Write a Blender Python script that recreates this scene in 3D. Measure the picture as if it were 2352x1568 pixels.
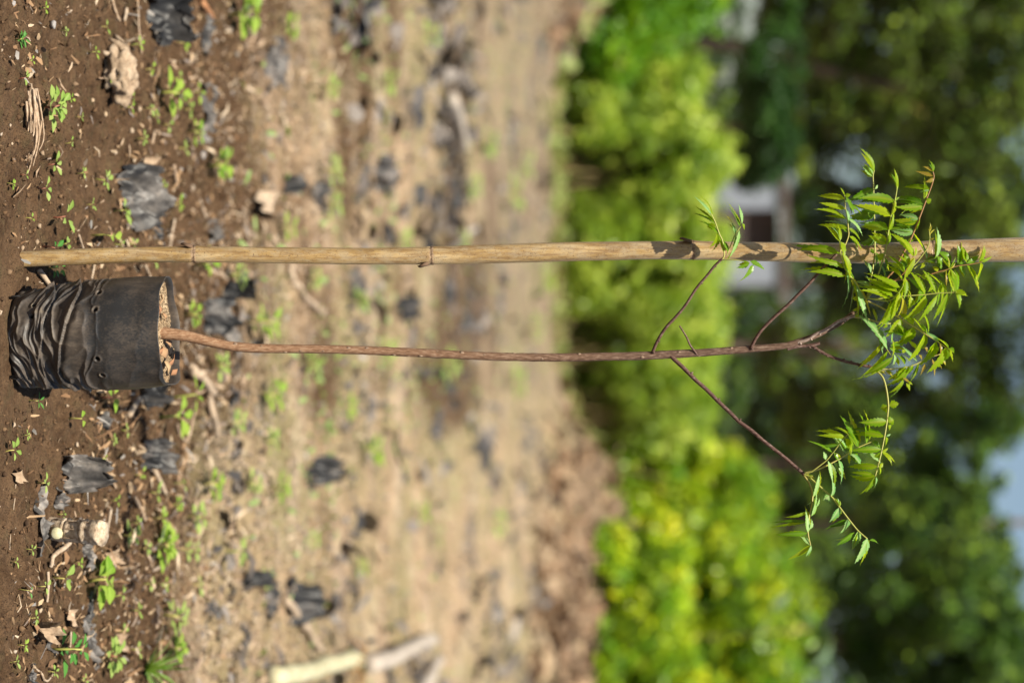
import bpy, math, random
import numpy as np
from mathutils import Vector, Matrix, noise as mnoise

for _o in list(bpy.data.objects):
    bpy.data.objects.remove(_o)
SC = bpy.context.scene
COL = SC.collection
rad = math.radians

# ------------------------------------------------------------------ camera
CAM_H, PITCH, LENS = 0.96, rad(3.56), 85.0
FPX = LENS / 36.0 * 2352.0            # focal length in the units the photo was measured in (2352 wide)
FOCUS, FSTOP = 3.56, 3.1
cam_data = bpy.data.cameras.new('camera')
cam = bpy.data.objects.new('camera', cam_data)
COL.objects.link(cam)
SP, CP = math.sin(PITCH), math.cos(PITCH)
UPV, FWD = Vector((0, SP, CP)), Vector((0, CP, -SP))
# the camera was held on its side: the picture's right is the sky
cam.matrix_world = Matrix(((UPV.x, -1, -FWD.x, 0), (UPV.y, 0, -FWD.y, 0), (UPV.z, 0, -FWD.z, CAM_H), (0, 0, 0, 1)))
cam_data.lens, cam_data.sensor_width, cam_data.sensor_fit = LENS, 36.0, 'HORIZONTAL'
cam_data.clip_start, cam_data.clip_end = 0.05, 2000
cam_data.dof.use_dof = True
cam_data.dof.focus_distance = FOCUS
cam_data.dof.aperture_fstop = FSTOP
cam_data.dof.aperture_blades = 0
SC.camera = cam

# ------------------------------------------------------------------ light
SUN_EL, SUN_SIDE = rad(60), rad(10)    # high sun, behind the camera and a little to its scene-left
sun_dir = Vector((math.sin(SUN_SIDE) * math.cos(SUN_EL), math.cos(SUN_SIDE) * math.cos(SUN_EL), -math.sin(SUN_EL)))
sun_data = bpy.data.lights.new('sun', 'SUN')
sun_data.energy, sun_data.angle, sun_data.color = 5.0, rad(0.53), (1.0, 0.93, 0.79)
sun = bpy.data.objects.new('sun', sun_data)
sun.rotation_euler = sun_dir.to_track_quat('-Z', 'Y').to_euler()
sun.location = (-4, -6, 20)
COL.objects.link(sun)
world = bpy.data.worlds.new('World')
SC.world = world
world.use_nodes = True
wn = world.node_tree
sky = wn.nodes.new('ShaderNodeTexSky')
sky.sky_type = 'NISHITA'
sky.sun_disc = False
sky.sun_elevation = SUN_EL
sky.sun_rotation = math.atan2(-sun_dir.x, -sun_dir.y)
sky.air_density, sky.dust_density = 1.0, 1.0
bg = wn.nodes['Background']
bg.inputs['Strength'].default_value = 0.055
wn.links.new(sky.outputs[0], bg.inputs[0])

vs = SC.view_settings
vs.view_transform, vs.look, vs.exposure, vs.gamma = 'Standard', 'None', 0.80, 1.0
vs.use_curve_mapping = False
SC.render.engine = 'CYCLES'
SC.cycles.use_denoising = True
SC.cycles.max_bounces = 8
SC.cycles.transparent_max_bounces = 8

# ------------------------------------------------------------------ small helpers
rng = np.random.default_rng(11)
R = random.Random(5)
WLOC = {}


def pix(x, y, depth):
    """World point seen at photo spot (x, y) and the given depth along the view."""
    return Vector((0, 0, CAM_H)) + (FWD + UPV * ((x - 1176) / FPX) + Vector((1, 0, 0)) * ((y - 784) / FPX)) * depth


def pxm(depth):
    return depth / FPX


def hash2(ix, iy, seed):
    h = (ix.astype(np.int64) * 374761393 + iy.astype(np.int64) * 668265263 + seed * 1442695041) & 0xffffffff
    h = ((h ^ (h >> 13)) * 1274126177) & 0xffffffff
    h = ((h ^ (h >> 16)) * 2246822519) & 0xffffffff
    return ((h ^ (h >> 15)) & 0xffff) / 65535.0


def vnoise(x, y, seed=0):
    """Value noise in -1..1, vectorised."""
    x, y = np.asarray(x, float), np.asarray(y, float)
    ix, iy = np.floor(x), np.floor(y)
    fx, fy = x - ix, y - iy
    fx, fy = fx * fx * fx * (fx * (fx * 6 - 15) + 10), fy * fy * fy * (fy * (fy * 6 - 15) + 10)
    a, b = hash2(ix, iy, seed), hash2(ix + 1, iy, seed)
    c, d = hash2(ix, iy + 1, seed), hash2(ix + 1, iy + 1, seed)
    return ((a * (1 - fx) + b * fx) * (1 - fy) + (c * (1 - fx) + d * fx) * fy) * 2 - 1


def fbm(x, y, seed=0, oct=3, gain=0.5):
    s, a = 0, 1.0
    for i in range(oct):
        ca, sa = math.cos(0.6 * i + 0.47), math.sin(0.6 * i + 0.47)
        s = s + a * vnoise((x * ca - y * sa) * 2 ** i, (x * sa + y * ca) * 2 ** i, seed + 17 * i)
        a *= gain
    return s


def sstep(a, b, x):
    t = np.clip((np.asarray(x, float) - a) / (b - a), 0, 1)
    return t * t * (3 - 2 * t)


def mesh_np(name, v, quads=None, tris=None, smooth=True, attrs=None):
    me = bpy.data.meshes.new(name)
    v = np.asarray(v, np.float32).reshape(-1, 3)
    nq = 0 if quads is None else len(quads)
    nt = 0 if tris is None else len(tris)
    me.vertices.add(len(v))
    me.vertices.foreach_set('co', v.ravel())
    loops = np.concatenate([np.asarray(quads, np.int32).ravel() if nq else np.zeros(0, np.int32),
                            np.asarray(tris, np.int32).ravel() if nt else np.zeros(0, np.int32)])
    me.loops.add(len(loops))
    me.loops.foreach_set('vertex_index', loops)
    me.polygons.add(nq + nt)
    st = np.concatenate([np.arange(nq) * 4, nq * 4 + np.arange(nt) * 3]).astype(np.int32)
    me.polygons.foreach_set('loop_start', st)
    me.polygons.foreach_set('use_smooth', np.full(nq + nt, smooth, bool))
    me.update(calc_edges=True)
    for k, a in (attrs or {}).items():
        at = me.attributes.new(k, 'FLOAT', 'POINT')
        at.data.foreach_set('value', np.asarray(a, np.float32))
    me.validate()
    return me


def tag(o, label=None, cat=None, group=None, kind=None):
    if label: o['label'] = label
    if cat: o['category'] = cat
    if group: o['group'] = group
    if kind: o['kind'] = kind
    return o


def empty(name, loc, label, cat, group=None):
    o = bpy.data.objects.new(name, None)
    o.empty_display_size = 0.02
    COL.objects.link(o)
    o.location = loc
    WLOC[o.name] = Vector(loc)
    return tag(o, label, cat, group)


def link(name, me, mat, parent=None, origin=None):
    """Link a mesh whose vertices are in world space; origin becomes the object's location."""
    o = bpy.data.objects.new(name, me)
    COL.objects.link(o)
    if origin is None:
        n = len(me.vertices)
        co = np.empty(n * 3, np.float32)
        me.vertices.foreach_get('co', co)
        co = co.reshape(-1, 3)
        mid = (co.min(0) + co.max(0)) / 2
        origin = Vector((float(mid[0]), float(mid[1]), float(co[:, 2].min())))
    origin = Vector(origin)
    me.transform(Matrix.Translation(-origin))
    if mat: me.materials.append(mat)
    WLOC[o.name] = origin
    if parent is not None:
        o.parent = parent
        o.location = origin - WLOC[parent.name]
    else:
        o.location = origin
    return o


class MB:
    """Collects rings, tubes and sheets, then links them as one mesh object."""
    def __init__(s):
        s.v, s.f, s.a = [], [], []

    def add(s, v, f, a=0.0):
        n = len(s.v)
        s.v += [tuple(p) for p in v]
        s.f += [tuple(i + n for i in q) for q in f]
        s.a += list(a) if hasattr(a, '__len__') else [a] * len(v)
        return s

    def tube(s, pts, radii, n=8, cap=True, jit=0.0, flat=1.0, twist=0.0):
        pts = [Vector(p) for p in pts]
        v, f, prev = [], [], None
        for i, p in enumerate(pts):
            t = (pts[min(i + 1, len(pts) - 1)] - pts[max(i - 1, 0)]).normalized()
            if prev is None:
                ref = Vector((0, 0, 1)) if abs(t.z) < 0.8 else Vector((1, 0, 0))
                a = (ref - t * ref.dot(t)).normalized()
            else:
                a = (prev - t * prev.dot(t)).normalized()
            prev = a
            b = t.cross(a)
            for k in range(n):
                w = 2 * math.pi * k / n + twist * i
                r = radii[i] * (1 + (R.uniform(-jit, jit) if jit else 0))
                v.append(p + a * (math.cos(w) * r * flat) + b * (math.sin(w) * r))
        for i in range(len(pts) - 1):
            for k in range(n):
                k2 = (k + 1) % n
                f.append((i * n + k, i * n + k2, (i + 1) * n + k2, (i + 1) * n + k))
        if cap:
            m = len(pts) - 1
            f.append(tuple(reversed(range(n))))
            f.append(tuple(m * n + k for k in range(n)))
        return s.add(v, f)

    def build(s, name, mat, parent=None, origin=None, smooth=True):
        me = bpy.data.meshes.new(name)
        me.from_pydata([tuple(p) for p in s.v], [], s.f)
        if smooth: me.polygons.foreach_set('use_smooth', [True] * len(me.polygons))
        at = me.attributes.new('tint', 'FLOAT', 'POINT')
        at.data.foreach_set('value', s.a)
        me.update()
        return link(name, me, mat, parent, origin)


def smooth_path(pts, k=6):
    """Catmull-Rom through 3D points."""
    pts = [Vector(p) for p in pts]
    out = []
    for i in range(len(pts) - 1):
        p0, p1, p2, p3 = pts[max(i - 1, 0)], pts[i], pts[i + 1], pts[min(i + 2, len(pts) - 1)]
        for j in range(k):
            t = j / k
            out.append(0.5 * ((2 * p1) + (p2 - p0) * t + (2 * p0 - 5 * p1 + 4 * p2 - p3) * t * t + (3 * p1 - p0 - 3 * p2 + p3) * t ** 3))
    out.append(pts[-1])
    return out


# ------------------------------------------------------------------ materials
class NT:
    def __init__(s, name):
        s.m = bpy.data.materials.new(name)
        s.m.use_nodes = True
        s.t = s.m.node_tree
        s.b = s.t.nodes['Principled BSDF']
        s.out = s.t.nodes['Material Output']

    def n(s, typ, ins=None, **kw):
        nd = s.t.nodes.new('ShaderNode' + typ)
        for k, v in kw.items(): setattr(nd, k, v)
        for k, v in (ins or {}).items():
            if isinstance(v, bpy.types.NodeSocket): s.t.links.new(v, nd.inputs[k])
            else: nd.inputs[k].default_value = v
        return nd

    def noise(s, scale, detail=4, rough=0.55, vec=None, dist=0.0):
        i = {'Scale': scale, 'Detail': detail, 'Roughness': rough, 'Distortion': dist}
        if vec: i['Vector'] = vec
        return s.n('TexNoise', i).outputs['Fac']

    def coord(s, scale=(1, 1, 1), kind='Object', rot=(0, 0, 0)):
        c = s.n('TexCoord')
        return s.n('Mapping', {'Vector': c.outputs[kind], 'Scale': scale, 'Rotation': rot}).outputs[0]

    def ramp(s, fac, stops):
        r = s.n('ValToRGB', {'Fac': fac})
        el = r.color_ramp.elements
        while len(el) < len(stops): el.new(0.5)
        for e, (p, c) in zip(el, stops):
            e.position = p
            e.color = (c[0], c[1], c[2], 1) if hasattr(c, '__len__') else (c, c, c, 1)
        return r.outputs[0]

    def mix(s, fac, a, b, mode='MIX'):
        nd = s.n('Mix', data_type='RGBA', blend_type=mode)
        for k, v in ((0, fac), (6, a), (7, b)):
            if isinstance(v, bpy.types.NodeSocket): s.t.links.new(v, nd.inputs[k])
            else: nd.inputs[k].default_value = (v if k == 0 else (v[0], v[1], v[2], 1))
        return nd.outputs[2]

    def math(s, op, a, b=0.0):
        nd = s.n('Math', operation=op)
        for k, v in ((0, a), (1, b)):
            if isinstance(v, bpy.types.NodeSocket): s.t.links.new(v, nd.inputs[k])
            else: nd.inputs[k].default_value = v
        return nd.outputs[0]

    def attr(s, name):
        return s.n('Attribute', attribute_name=name).outputs['Fac']

    def bump(s, h, strength, dist):
        return s.n('Bump', {'Height': h, 'Strength': strength, 'Distance': dist}).outputs[0]

    def set(s, **kw):
        names = {'col': 'Base Color', 'rough': 'Roughness', 'nrm': 'Normal', 'spec': 'Specular IOR Level', 'sss': 'Subsurface Weight'}
        for k, v in kw.items():
            sock = s.b.inputs[names[k]]
            if isinstance(v, bpy.types.NodeSocket): s.t.links.new(v, sock)
            elif k == 'col': sock.default_value = (v[0], v[1], v[2], 1)
            else: sock.default_value = v
        return s


def leaf_mat(name, stops, back, trans, tfac=0.35, rough=0.38, src='obj', vein=None, spec=0.25):
    """Two-sided leaf: coloured face, paler underside, light passing through."""
    m = NT(name)
    rnd = m.n('ObjectInfo').outputs['Random'] if src == 'obj' else m.attr(src)
    top = m.ramp(rnd, stops)
    if vein is not None:
        t = m.attr('tint')
        top = m.mix(t, top, vein)
        mott = m.noise(300, 3, vec=m.coord())
        top = m.mix(m.math('MULTIPLY', mott, 0.35), top, (top_dark(stops)))
    geo = m.n('NewGeometry')
    col = m.mix(geo.outputs['Backfacing'], top, back)
    m.set(col=col, rough=rough, spec=spec)
    tr = m.n('BsdfTranslucent', {'Color': m.mix(0.6, top, trans)})
    mx = m.n('MixShader', {0: tfac, 1: m.b.outputs[0], 2: tr.outputs[0]})
    m.t.links.new(mx.outputs[0], m.out.inputs['Surface'])
    return m.m


def top_dark(stops):
    c = stops[0][1]
    return (c[0] * 0.55, c[1] * 0.6, c[2] * 0.5)


MAT = {}

# leaves of the young tree
MAT['neem'] = leaf_mat('neem_leaf', [(0.0, (0.085, 0.22, 0.003)), (0.5, (0.22, 0.38, 0.004)), (1.0, (0.42, 0.50, 0.008))],
                       (0.15, 0.28, 0.13), (0.74, 0.88, 0.01), 0.52, 0.45, vein=(0.34, 0.38, 0.03))
MAT['neem_dark'] = leaf_mat('neem_leaf_dark', [(0.0, (0.055, 0.165, 0.003)), (1.0, (0.16, 0.31, 0.005))],
                            (0.14, 0.27, 0.14), (0.30, 0.42, 0.03), 0.30, 0.30, vein=(0.18, 0.28, 0.04))
MAT['neem_pale'] = leaf_mat('neem_leaf_pale', [(0.0, (0.13, 0.32, 0.085)), (1.0, (0.27, 0.44, 0.12))],
                            (0.08, 0.18, 0.02), (0.40, 0.5, 0.1), 0.25, 0.45, vein=(0.40, 0.48, 0.22))
MAT['neem_yellow'] = leaf_mat('neem_leaf_yellow', [(0.0, (0.33, 0.33, 0.015)), (1.0, (0.45, 0.38, 0.02))],
                              (0.42, 0.40, 0.05), (0.75, 0.62, 0.03), 0.45, 0.4, vein=(0.5, 0.45, 0.1))
MAT['neem_young'] = leaf_mat('neem_leaf_young', [(0.0, (0.24, 0.20, 0.02)), (1.0, (0.30, 0.26, 0.03))],
                             (0.30, 0.27, 0.08), (0.6, 0.45, 0.05), 0.4, 0.3, vein=(0.35, 0.17, 0.05))
m = NT('rachis'); m.set(col=m.mix(m.n('ObjectInfo').outputs['Random'], (0.30, 0.34, 0.06), (0.42, 0.36, 0.10)), rough=0.5); MAT['rachis'] = m.m
m = NT('red_rachis'); m.set(col=(0.28, 0.14, 0.05), rough=0.5); MAT['red_rachis'] = m.m

# weeds
MAT['weed'] = leaf_mat('weed_leaf', [(0.0, (0.19, 0.31, 0.05)), (1.0, (0.36, 0.45, 0.13))], (0.34, 0.46, 0.18), (0.5, 0.7, 0.1), 0.3, 0.5, vein=(0.36, 0.46, 0.14))
MAT['weed_bright'] = leaf_mat('weed_leaf_bright', [(0.0, (0.17, 0.32, 0.03)), (1.0, (0.35, 0.46, 0.07))], (0.3, 0.45, 0.1), (0.5, 0.75, 0.08), 0.35, 0.45, vein=(0.36, 0.5, 0.1))
MAT['weed_deep'] = leaf_mat('weed_leaf_deep', [(0.0, (0.05, 0.20, 0.03)), (1.0, (0.10, 0.28, 0.05))], (0.15, 0.3, 0.1), (0.3, 0.6, 0.08), 0.3, 0.45, vein=(0.14, 0.32, 0.08))
MAT['grass'] = leaf_mat('grass_blade', [(0.0, (0.12, 0.26, 0.02)), (1.0, (0.26, 0.38, 0.06))], (0.2, 0.32, 0.08), (0.4, 0.6, 0.08), 0.3, 0.45)
m = NT('red_stem'); m.set(col=(0.26, 0.09, 0.05), rough=0.5); MAT['red_stem'] = m.m

# ------------------------------------------------------------------ ground
def mound(X, Y):
    """Slow shape of the field: soil heaps in front of the shrubs."""
    b = 0.52 * np.exp(-(((X - 1.32) / 0.65) ** 2 + ((Y - 20.6) / 1.9) ** 2))
    b = b + 0.42 * np.exp(-(((X - 2.35) / 0.95) ** 2 + ((Y - 17.6) / 2.3) ** 2))
    b = b + 0.40 * np.exp(-(((X + 3.1) / 0.7) ** 2 + ((Y - 20.2) / 2.0) ** 2))
    b = b + 0.05 * np.exp(-(((X - 1.0) / 2.2) ** 2 + ((Y - 12.6) / 1.6) ** 2))
    return b


def tanmask(X, Y):
    """How much straw mulch covers the soil at a place (0 bare, 1 covered)."""
    side = np.clip(X / np.maximum(Y, 1), -0.3, 0.3)
    near = 5.25 - 7.0 * np.clip(side, -0.13, 0.10) + 0.55 * vnoise(X * 1.1 + Y * .7, Y * 1.0 - X * .6, 5)
    a = sstep(-1.1, 1.3, Y - near)
    n = fbm(X * 0.9 + 3, Y * 0.7, 21, 4, 0.6)
    left = sstep(0.02, -0.06, side)
    a = a * np.clip(0.86 + 0.70 * n - 0.40 * left * sstep(20, 8, Y) + 0.9 * sstep(0.015, 0.06, side), 0, 1)
    heap = sstep(0.10, 0.30, mound(X, Y))
    return np.clip(a * (1 - 0.55 * heap), 0, 1)


def height(X, Y):
    X, Y = np.asarray(X, float), np.asarray(Y, float)
    far = sstep(4.5, 10, Y)
    h = 0.006 * fbm(X * 2.3, Y * 2.3, 1, 3)
    h = h + (0.006 + 0.005 * far) * fbm(X * 6.5, Y * 6.5, 2, 3, 0.55)
    cl = fbm(X * 24, Y * 24, 3, 3, 0.55)
    h = h + 0.0052 * cl + 0.0090 * np.clip(cl - 0.35, 0, 1) - 0.005 * np.clip(-cl - 0.55, 0, 1)
    h = h + 0.0027 * fbm(X * 95, Y * 95, 4, 2, 0.6)
    h = h + mound(X, Y) * (1 + 0.10 * vnoise(X * 2.1, Y * 2.1, 9) + 0.16 * fbm(X * 5, Y * 3, 14, 4, 0.6))
    # trodden flat round the bag and the pole
    d = np.hypot(X - 0.0, Y - 3.55)
    k = sstep(0.30, 0.10, d)
    h = h * (1 - 0.75 * k) - 0.004 * k
    h = h + 0.006 * (1 + 0.9 * vnoise(X * 60, Y * 60, 33)) * np.exp(-((np.hypot(X + 0.1234, Y - 3.566) - 0.022) / 0.016) ** 2)
    return h


def hz(X, Y):
    return float(height(np.array([X]), np.array([Y]))[0])


def gnd(x, y):
    """Where the view through photo spot (x, y) meets the ground."""
    d = FWD + UPV * ((x - 1176) / FPX) + Vector((1, 0, 0)) * ((y - 784) / FPX)
    t = np.concatenate([np.linspace(2.5, 8, 700), np.linspace(8, 40, 900)])
    zz = CAM_H + d.z * t - height(d.x * t, d.y * t)
    i = np.argmax(zz < 0)
    if zz[i] >= 0: i = len(t) - 1
    a, b = t[max(i - 1, 0)], t[i]
    for _ in range(12):
        c = (a + b) / 2
        if CAM_H + d.z * c - hz(d.x * c, d.y * c) > 0: a = c
        else: b = c
    p = Vector((d.x * b, d.y * b, CAM_H + d.z * b))
    p.z = hz(p.x, p.y)
    return p


ys = [-6.0]
while ys[-1] < 900:
    y = ys[-1]
    if y < 2.9: st = min(0.5, max(0.02, (3.0 - y) * 0.12))
    elif y < 4.8: st = 0.0045
    elif y < 26: st = max(0.005, 0.0024 * y - 0.006)
    else: st = 0.12 * y
    ys.append(y + st)
ys = np.array(ys)
ts = np.concatenate([-np.geomspace(3.2, 0.19, 60), np.linspace(-0.185, 0.185, 400), np.geomspace(0.19, 3.2, 60)])
YY, TT = np.meshgrid(ys, ts, indexing='ij')
XX = TT * np.maximum(YY, 3.2)
ZZ = height(XX, YY)
nr, nc = YY.shape
ii = (np.arange(nr - 1)[:, None] * nc + np.arange(nc - 1)[None, :]).ravel()
quads = np.stack([ii, ii + 1, ii + nc + 1, ii + nc], 1)
tm = tanmask(XX, YY)
gme = mesh_np('ground', np.stack([XX, YY, ZZ], -1), quads, attrs={'straw': tm.ravel(), 'age': (0.75 - 0.62 * sstep(0.0, 0.05, XX / np.maximum(YY, 1))).ravel(), 'heap': np.clip(sstep(0.08, 0.35, mound(XX, YY)), 0, 1).ravel()})

m = NT('soil')
co = m.coord()
straw = m.attr('straw')
n1 = m.noise(9, 6, 0.65, co)
n2 = m.noise(60, 5, 0.7, co)
n3 = m.noise(420, 3, 0.7, co)
soil = m.ramp(n1, [(0.30, (0.052, 0.028, 0.014)), (0.50, (0.100, 0.057, 0.030)), (0.72, (0.155, 0.092, 0.050))])
soil = m.mix(m.ramp(n2, [(0.42, 0.0), (0.68, 0.6)]), soil, (0.185, 0.115, 0.065))
soil = m.mix(m.ramp(m.noise(33, 4, 0.6, co), [(0.52, 0.0), (0.72, 0.35)]), soil, (0.085, 0.085, 0.040))
soil = m.mix(m.ramp(n3, [(0.34, 0.85), (0.50, 0.0)]), soil, (0.022, 0.014, 0.009))  # shade of the fine hollows put into the colour, where the bump is low
mulch = m.ramp(m.noise(14, 6, 0.7, co), [(0.28, (0.24, 0.160, 0.100)), (0.5, (0.44, 0.310, 0.195)), (0.72, (0.55, 0.415, 0.275))])
mulch = m.mix(m.ramp(m.noise(1.3, 4, 0.6, co), [(0.42, 0.0), (0.62, 0.62)]), mulch, (0.225, 0.225, 0.095))
streak = m.noise(1.9, 5, 0.6, m.coord((0.8, 1.25, 1), rot=(0, 0, 0.5)))
mulch = m.mix(m.ramp(streak, [(0.50, 0.0), (0.62, 0.55)]), mulch, (0.205, 0.175, 0.085))
mulch = m.mix(m.ramp(streak, [(0.34, 0.6), (0.46, 0.0)]), mulch, (0.56, 0.45, 0.33))
mulch = m.mix(m.ramp(m.noise(2.7, 5, 0.6, co), [(0.52, 0.0), (0.66, 0.65)]), mulch, (0.165, 0.125, 0.098))
edge = m.math('ADD', straw, m.math('MULTIPLY', m.math('SUBTRACT', m.noise(26, 5, 0.7, co), 0.5), 0.9))
col = m.mix(m.ramp(edge, [(0.28, 0.0), (0.68, 1.0)]), soil, mulch)
dist = m.n('MapRange', {'Value': m.n('SeparateXYZ', {'Vector': m.n('NewGeometry').outputs['Position']}).outputs['Y'], 'From Min': 9.0, 'From Max': 15.0}).outputs[0]
older = m.ramp(m.noise(1.6, 5, 0.65, m.coord((0.8, 1.2, 1), rot=(0, 0, -0.4))), [(0.40, (0.145, 0.105, 0.080)), (0.52, (0.25, 0.19, 0.135)), (0.62, (0.22, 0.215, 0.10))])      # the strip by the shrubs was mulched earlier and has greyed
col = m.mix(m.math('MULTIPLY', dist, m.attr('age')), col, older)
col = m.mix(m.math('MULTIPLY', m.attr('heap'), 0.45), col, (0.24, 0.165, 0.115))
hh = m.math('ADD', m.math('MULTIPLY', n2, 0.6), m.math('MULTIPLY', n3, 0.4))
m.set(col=col, rough=0.95, spec=0.12, nrm=m.bump(hh, 1.0, 0.012))
MAT['soil'] = m.m
ground = bpy.data.objects.new('ground', gme)
COL.objects.link(ground)
gme.materials.append(MAT['soil'])
tag(ground, kind='structure')


# loose crumbs of soil and chopped straw: far too many to count
def scatter_field(n, y0, y1, half, power=1.0):
    u = rng.random(n)
    Y = y0 * (y1 / y0) ** (u ** power)
    X = rng.uniform(-half, half, n) * Y
    return X, Y


def rand_rot(n, flat=0.0):
    """Random orthonormal frames; flat pulls the third axis towards vertical."""
    a = rng.normal(size=(n, 3)); a[:, 2] += flat * 3; c = a / np.linalg.norm(a, axis=1, keepdims=True)
    b = rng.normal(size=(n, 3)); b -= c * (b * c).sum(1, keepdims=True); b /= np.linalg.norm(b, axis=1, keepdims=True)
    return b, np.cross(c, b), c


def crumbs(name, n, y0, y1, s0, s1, mat):
    X, Y = scatter_field(n, y0, y1, 0.2)
    keep = np.hypot(X, Y - 3.56) > 0.10
    X, Y = X[keep], Y[keep]; n = len(X)
    Z = height(X, Y)
    s = s0 * (s1 / s0) ** (rng.random(n) ** 3.4)
    base = np.array([[1, 0, 0], [-1, 0, 0], [0, 1, 0], [0, -1, 0], [0, 0, 1], [0, 0, -1]], float)
    tri = np.array([[0, 2, 4], [2, 1, 4], [1, 3, 4], [3, 0, 4], [2, 0, 5], [1, 2, 5], [3, 1, 5], [0, 3, 5]])
    a, b, c = rand_rot(n)
    v = base[None] * rng.uniform(0.3, 1.3, (n, 6, 3)) * np.array([1, 1, 0.7])
    w = (v[:, :, 0:1] * a[:, None] + v[:, :, 1:2] * b[:, None] + v[:, :, 2:3] * c[:, None]) * s[:, None, None]
    w += np.stack([X, Y, Z + 0.25 * s], -1)[:, None]
    f = (tri[None] + 6 * np.arange(n)[:, None, None]).reshape(-1, 3)
    me = mesh_np(name, w.reshape(-1, 3), tris=f, attrs={'tint': np.repeat(rng.random(n), 6)})
    me.materials.append(mat)
    o = bpy.data.objects.new(name, me); COL.objects.link(o)
    return tag(o, kind='stuff')


m = NT('crumb'); m.set(col=m.ramp(m.attr('tint'), [(0.0, (0.045, 0.028, 0.018)), (0.6, (0.105, 0.060, 0.032)), (0.95, (0.16, 0.098, 0.054)), (0.975, (0.34, 0.25, 0.17)), (1.0, (0.40, 0.33, 0.26))]), rough=0.95, spec=0.1)
m.b.inputs['Base Color']
MAT['crumb'] = m.m
crumbs('soil_crumbs', 30000, 3.3, 7.0, 0.0009, 0.0075, MAT['crumb'])


def flakes(name, n, y0, y1, lo, hi, mask, mat, half=0.31, wid=(0.12, 0.35), lift=0.004, power=1.0, flat=1.0):
    n = int(n * half / 0.24)
    X, Y = scatter_field(n, y0, y1, half, power)
    keep = rng.random(n) < mask(X, Y)
    keep &= np.hypot(X, Y - 3.56) > 0.11
    X, Y = X[keep], Y[keep]; n = len(X)
    Z = height(X, Y)
    L = rng.uniform(lo, hi, n) * (0.7 + 0.6 * rng.random(n)); W = L * rng.uniform(wid[0], wid[1], n)
    a, b, c = rand_rot(n, flat)
    bend = rng.uniform(-0.15, 0.3, n)[:, None] * L[:, None]
    p = np.stack([X, Y, Z + lift + 0.15 * L * rng.random(n)], -1)
    A, B = a * (L / 2)[:, None], b * (W / 2)[:, None]
    q = np.stack([p - A - B * .6, p - A + B * .6, p - B + c * bend, p + B + c * bend, p + A - B * .3, p + A + B * .3], 1)
    f = np.array([[0, 1, 3, 2], [2, 3, 5, 4]])
    f = (f[None] + 6 * np.arange(n)[:, None, None]).reshape(-1, 4)
    me = mesh_np(name, q.reshape(-1, 3), f, attrs={'tint': np.repeat(rng.random(n), 6)})
    me.materials.append(mat)
    o = bpy.data.objects.new(name, me); COL.objects.link(o)
    return tag(o, kind='stuff')


m = NT('straw_flake'); m.set(col=m.ramp(m.attr('tint'), [(0.0, (0.16, 0.115, 0.085)), (0.2, (0.22, 0.20, 0.19)), (0.35, (0.29, 0.195, 0.125)), (0.7, (0.42, 0.31, 0.21)), (1.0, (0.52, 0.42, 0.30))]), rough=0.85, spec=0.2)
MAT['flake'] = m.m
flakes('straw_mulch', 76000, 4.2, 21, 0.008, 0.034, lambda X, Y: np.clip(tanmask(X, Y) * 1.1 + 0.03, 0, 1), MAT['flake'], wid=(0.07, 0.26), flat=0.7)
flakes('straw_bits', 4200, 3.4, 7.2, 0.006, 0.024, lambda X, Y: 0.25 + 0.6 * sstep(0.0, 0.6, vnoise(X * 3, Y * 3, 44)), MAT['flake'], wid=(0.08, 0.3), power=0.6)
# tiny sprouts on the mulch
flakes('ground_sprouts', 8000, 5.4, 21, 0.010, 0.034, lambda X, Y: np.clip(0.12 + 0.9 * sstep(0.1, 0.75, fbm(X * 1.1 + 9, Y * 0.8, 77, 3)), 0, 1), 
       leaf_mat('sprout_leaf', [(0.0, (0.14, 0.24, 0.04)), (1.0, (0.30, 0.38, 0.10))], (0.25, 0.36, 0.12), (0.45, 0.6, 0.1), 0.3, 0.5, src='tint'), wid=(0.25, 0.6), lift=0.012, flat=0.4)
# grey shreds of old mulch film trodden into the far field
m = NT('film_shred'); m.set(col=m.ramp(m.attr('tint'), [(0.0, (0.030, 0.028, 0.027)), (0.6, (0.115, 0.096, 0.082)), (1.0, (0.25, 0.215, 0.185))]), rough=0.5); MAT['shred'] = m.m
flakes('film_shreds', 4600, 5.0, 21, 0.014, 0.06, lambda X, Y: np.clip(0.05 + 0.95 * sstep(0.25, 0.8, fbm(X * 1.7 + 31, Y * 1.2, 90, 3)), 0, 1), MAT['shred'], wid=(0.3, 0.9), lift=0.008, flat=0.6)

# leaf litter on the brown soil, denser away from the bag; brown clods and litter on the far heaps; ragged grass along the shrubs
m = NT('leaf_litter'); m.set(col=m.ramp(m.attr('tint'), [(0.0, (0.10, 0.055, 0.03)), (0.3, (0.22, 0.125, 0.065)), (0.55, (0.33, 0.21, 0.115)), (0.8, (0.44, 0.32, 0.20)), (0.92, (0.20, 0.19, 0.18)), (1.0, (0.34, 0.31, 0.28))]), rough=0.8, spec=0.2); MAT['litter'] = m.m
flakes('leaf_litter', 36000, 3.5, 9.5, 0.004, 0.019, lambda X, Y: np.clip((0.10 + 0.35 * sstep(3.8, 4.6, Y) + 0.7 * sstep(0.0, 0.55, fbm(X * 2.6 + 5, Y * 1.7, 120, 3))) * (1 - 0.55 * tanmask(X, Y)), 0, 1), MAT['litter'], wid=(0.12, 0.5), lift=0.002, flat=0.4, power=0.85)
flakes('dark_litter', 9000, 7.0, 21.5, 0.03, 0.13, lambda X, Y: np.clip(0.06 + 0.95 * sstep(0.15, 0.75, fbm(X * 1.5 + 13, Y * 0.6, 140, 3)) + 0.5 * sstep(.06, .2, mound(X, Y)), 0, 1), MAT['shred'], wid=(0.2, 0.6), lift=0.01, flat=0.7)
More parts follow.
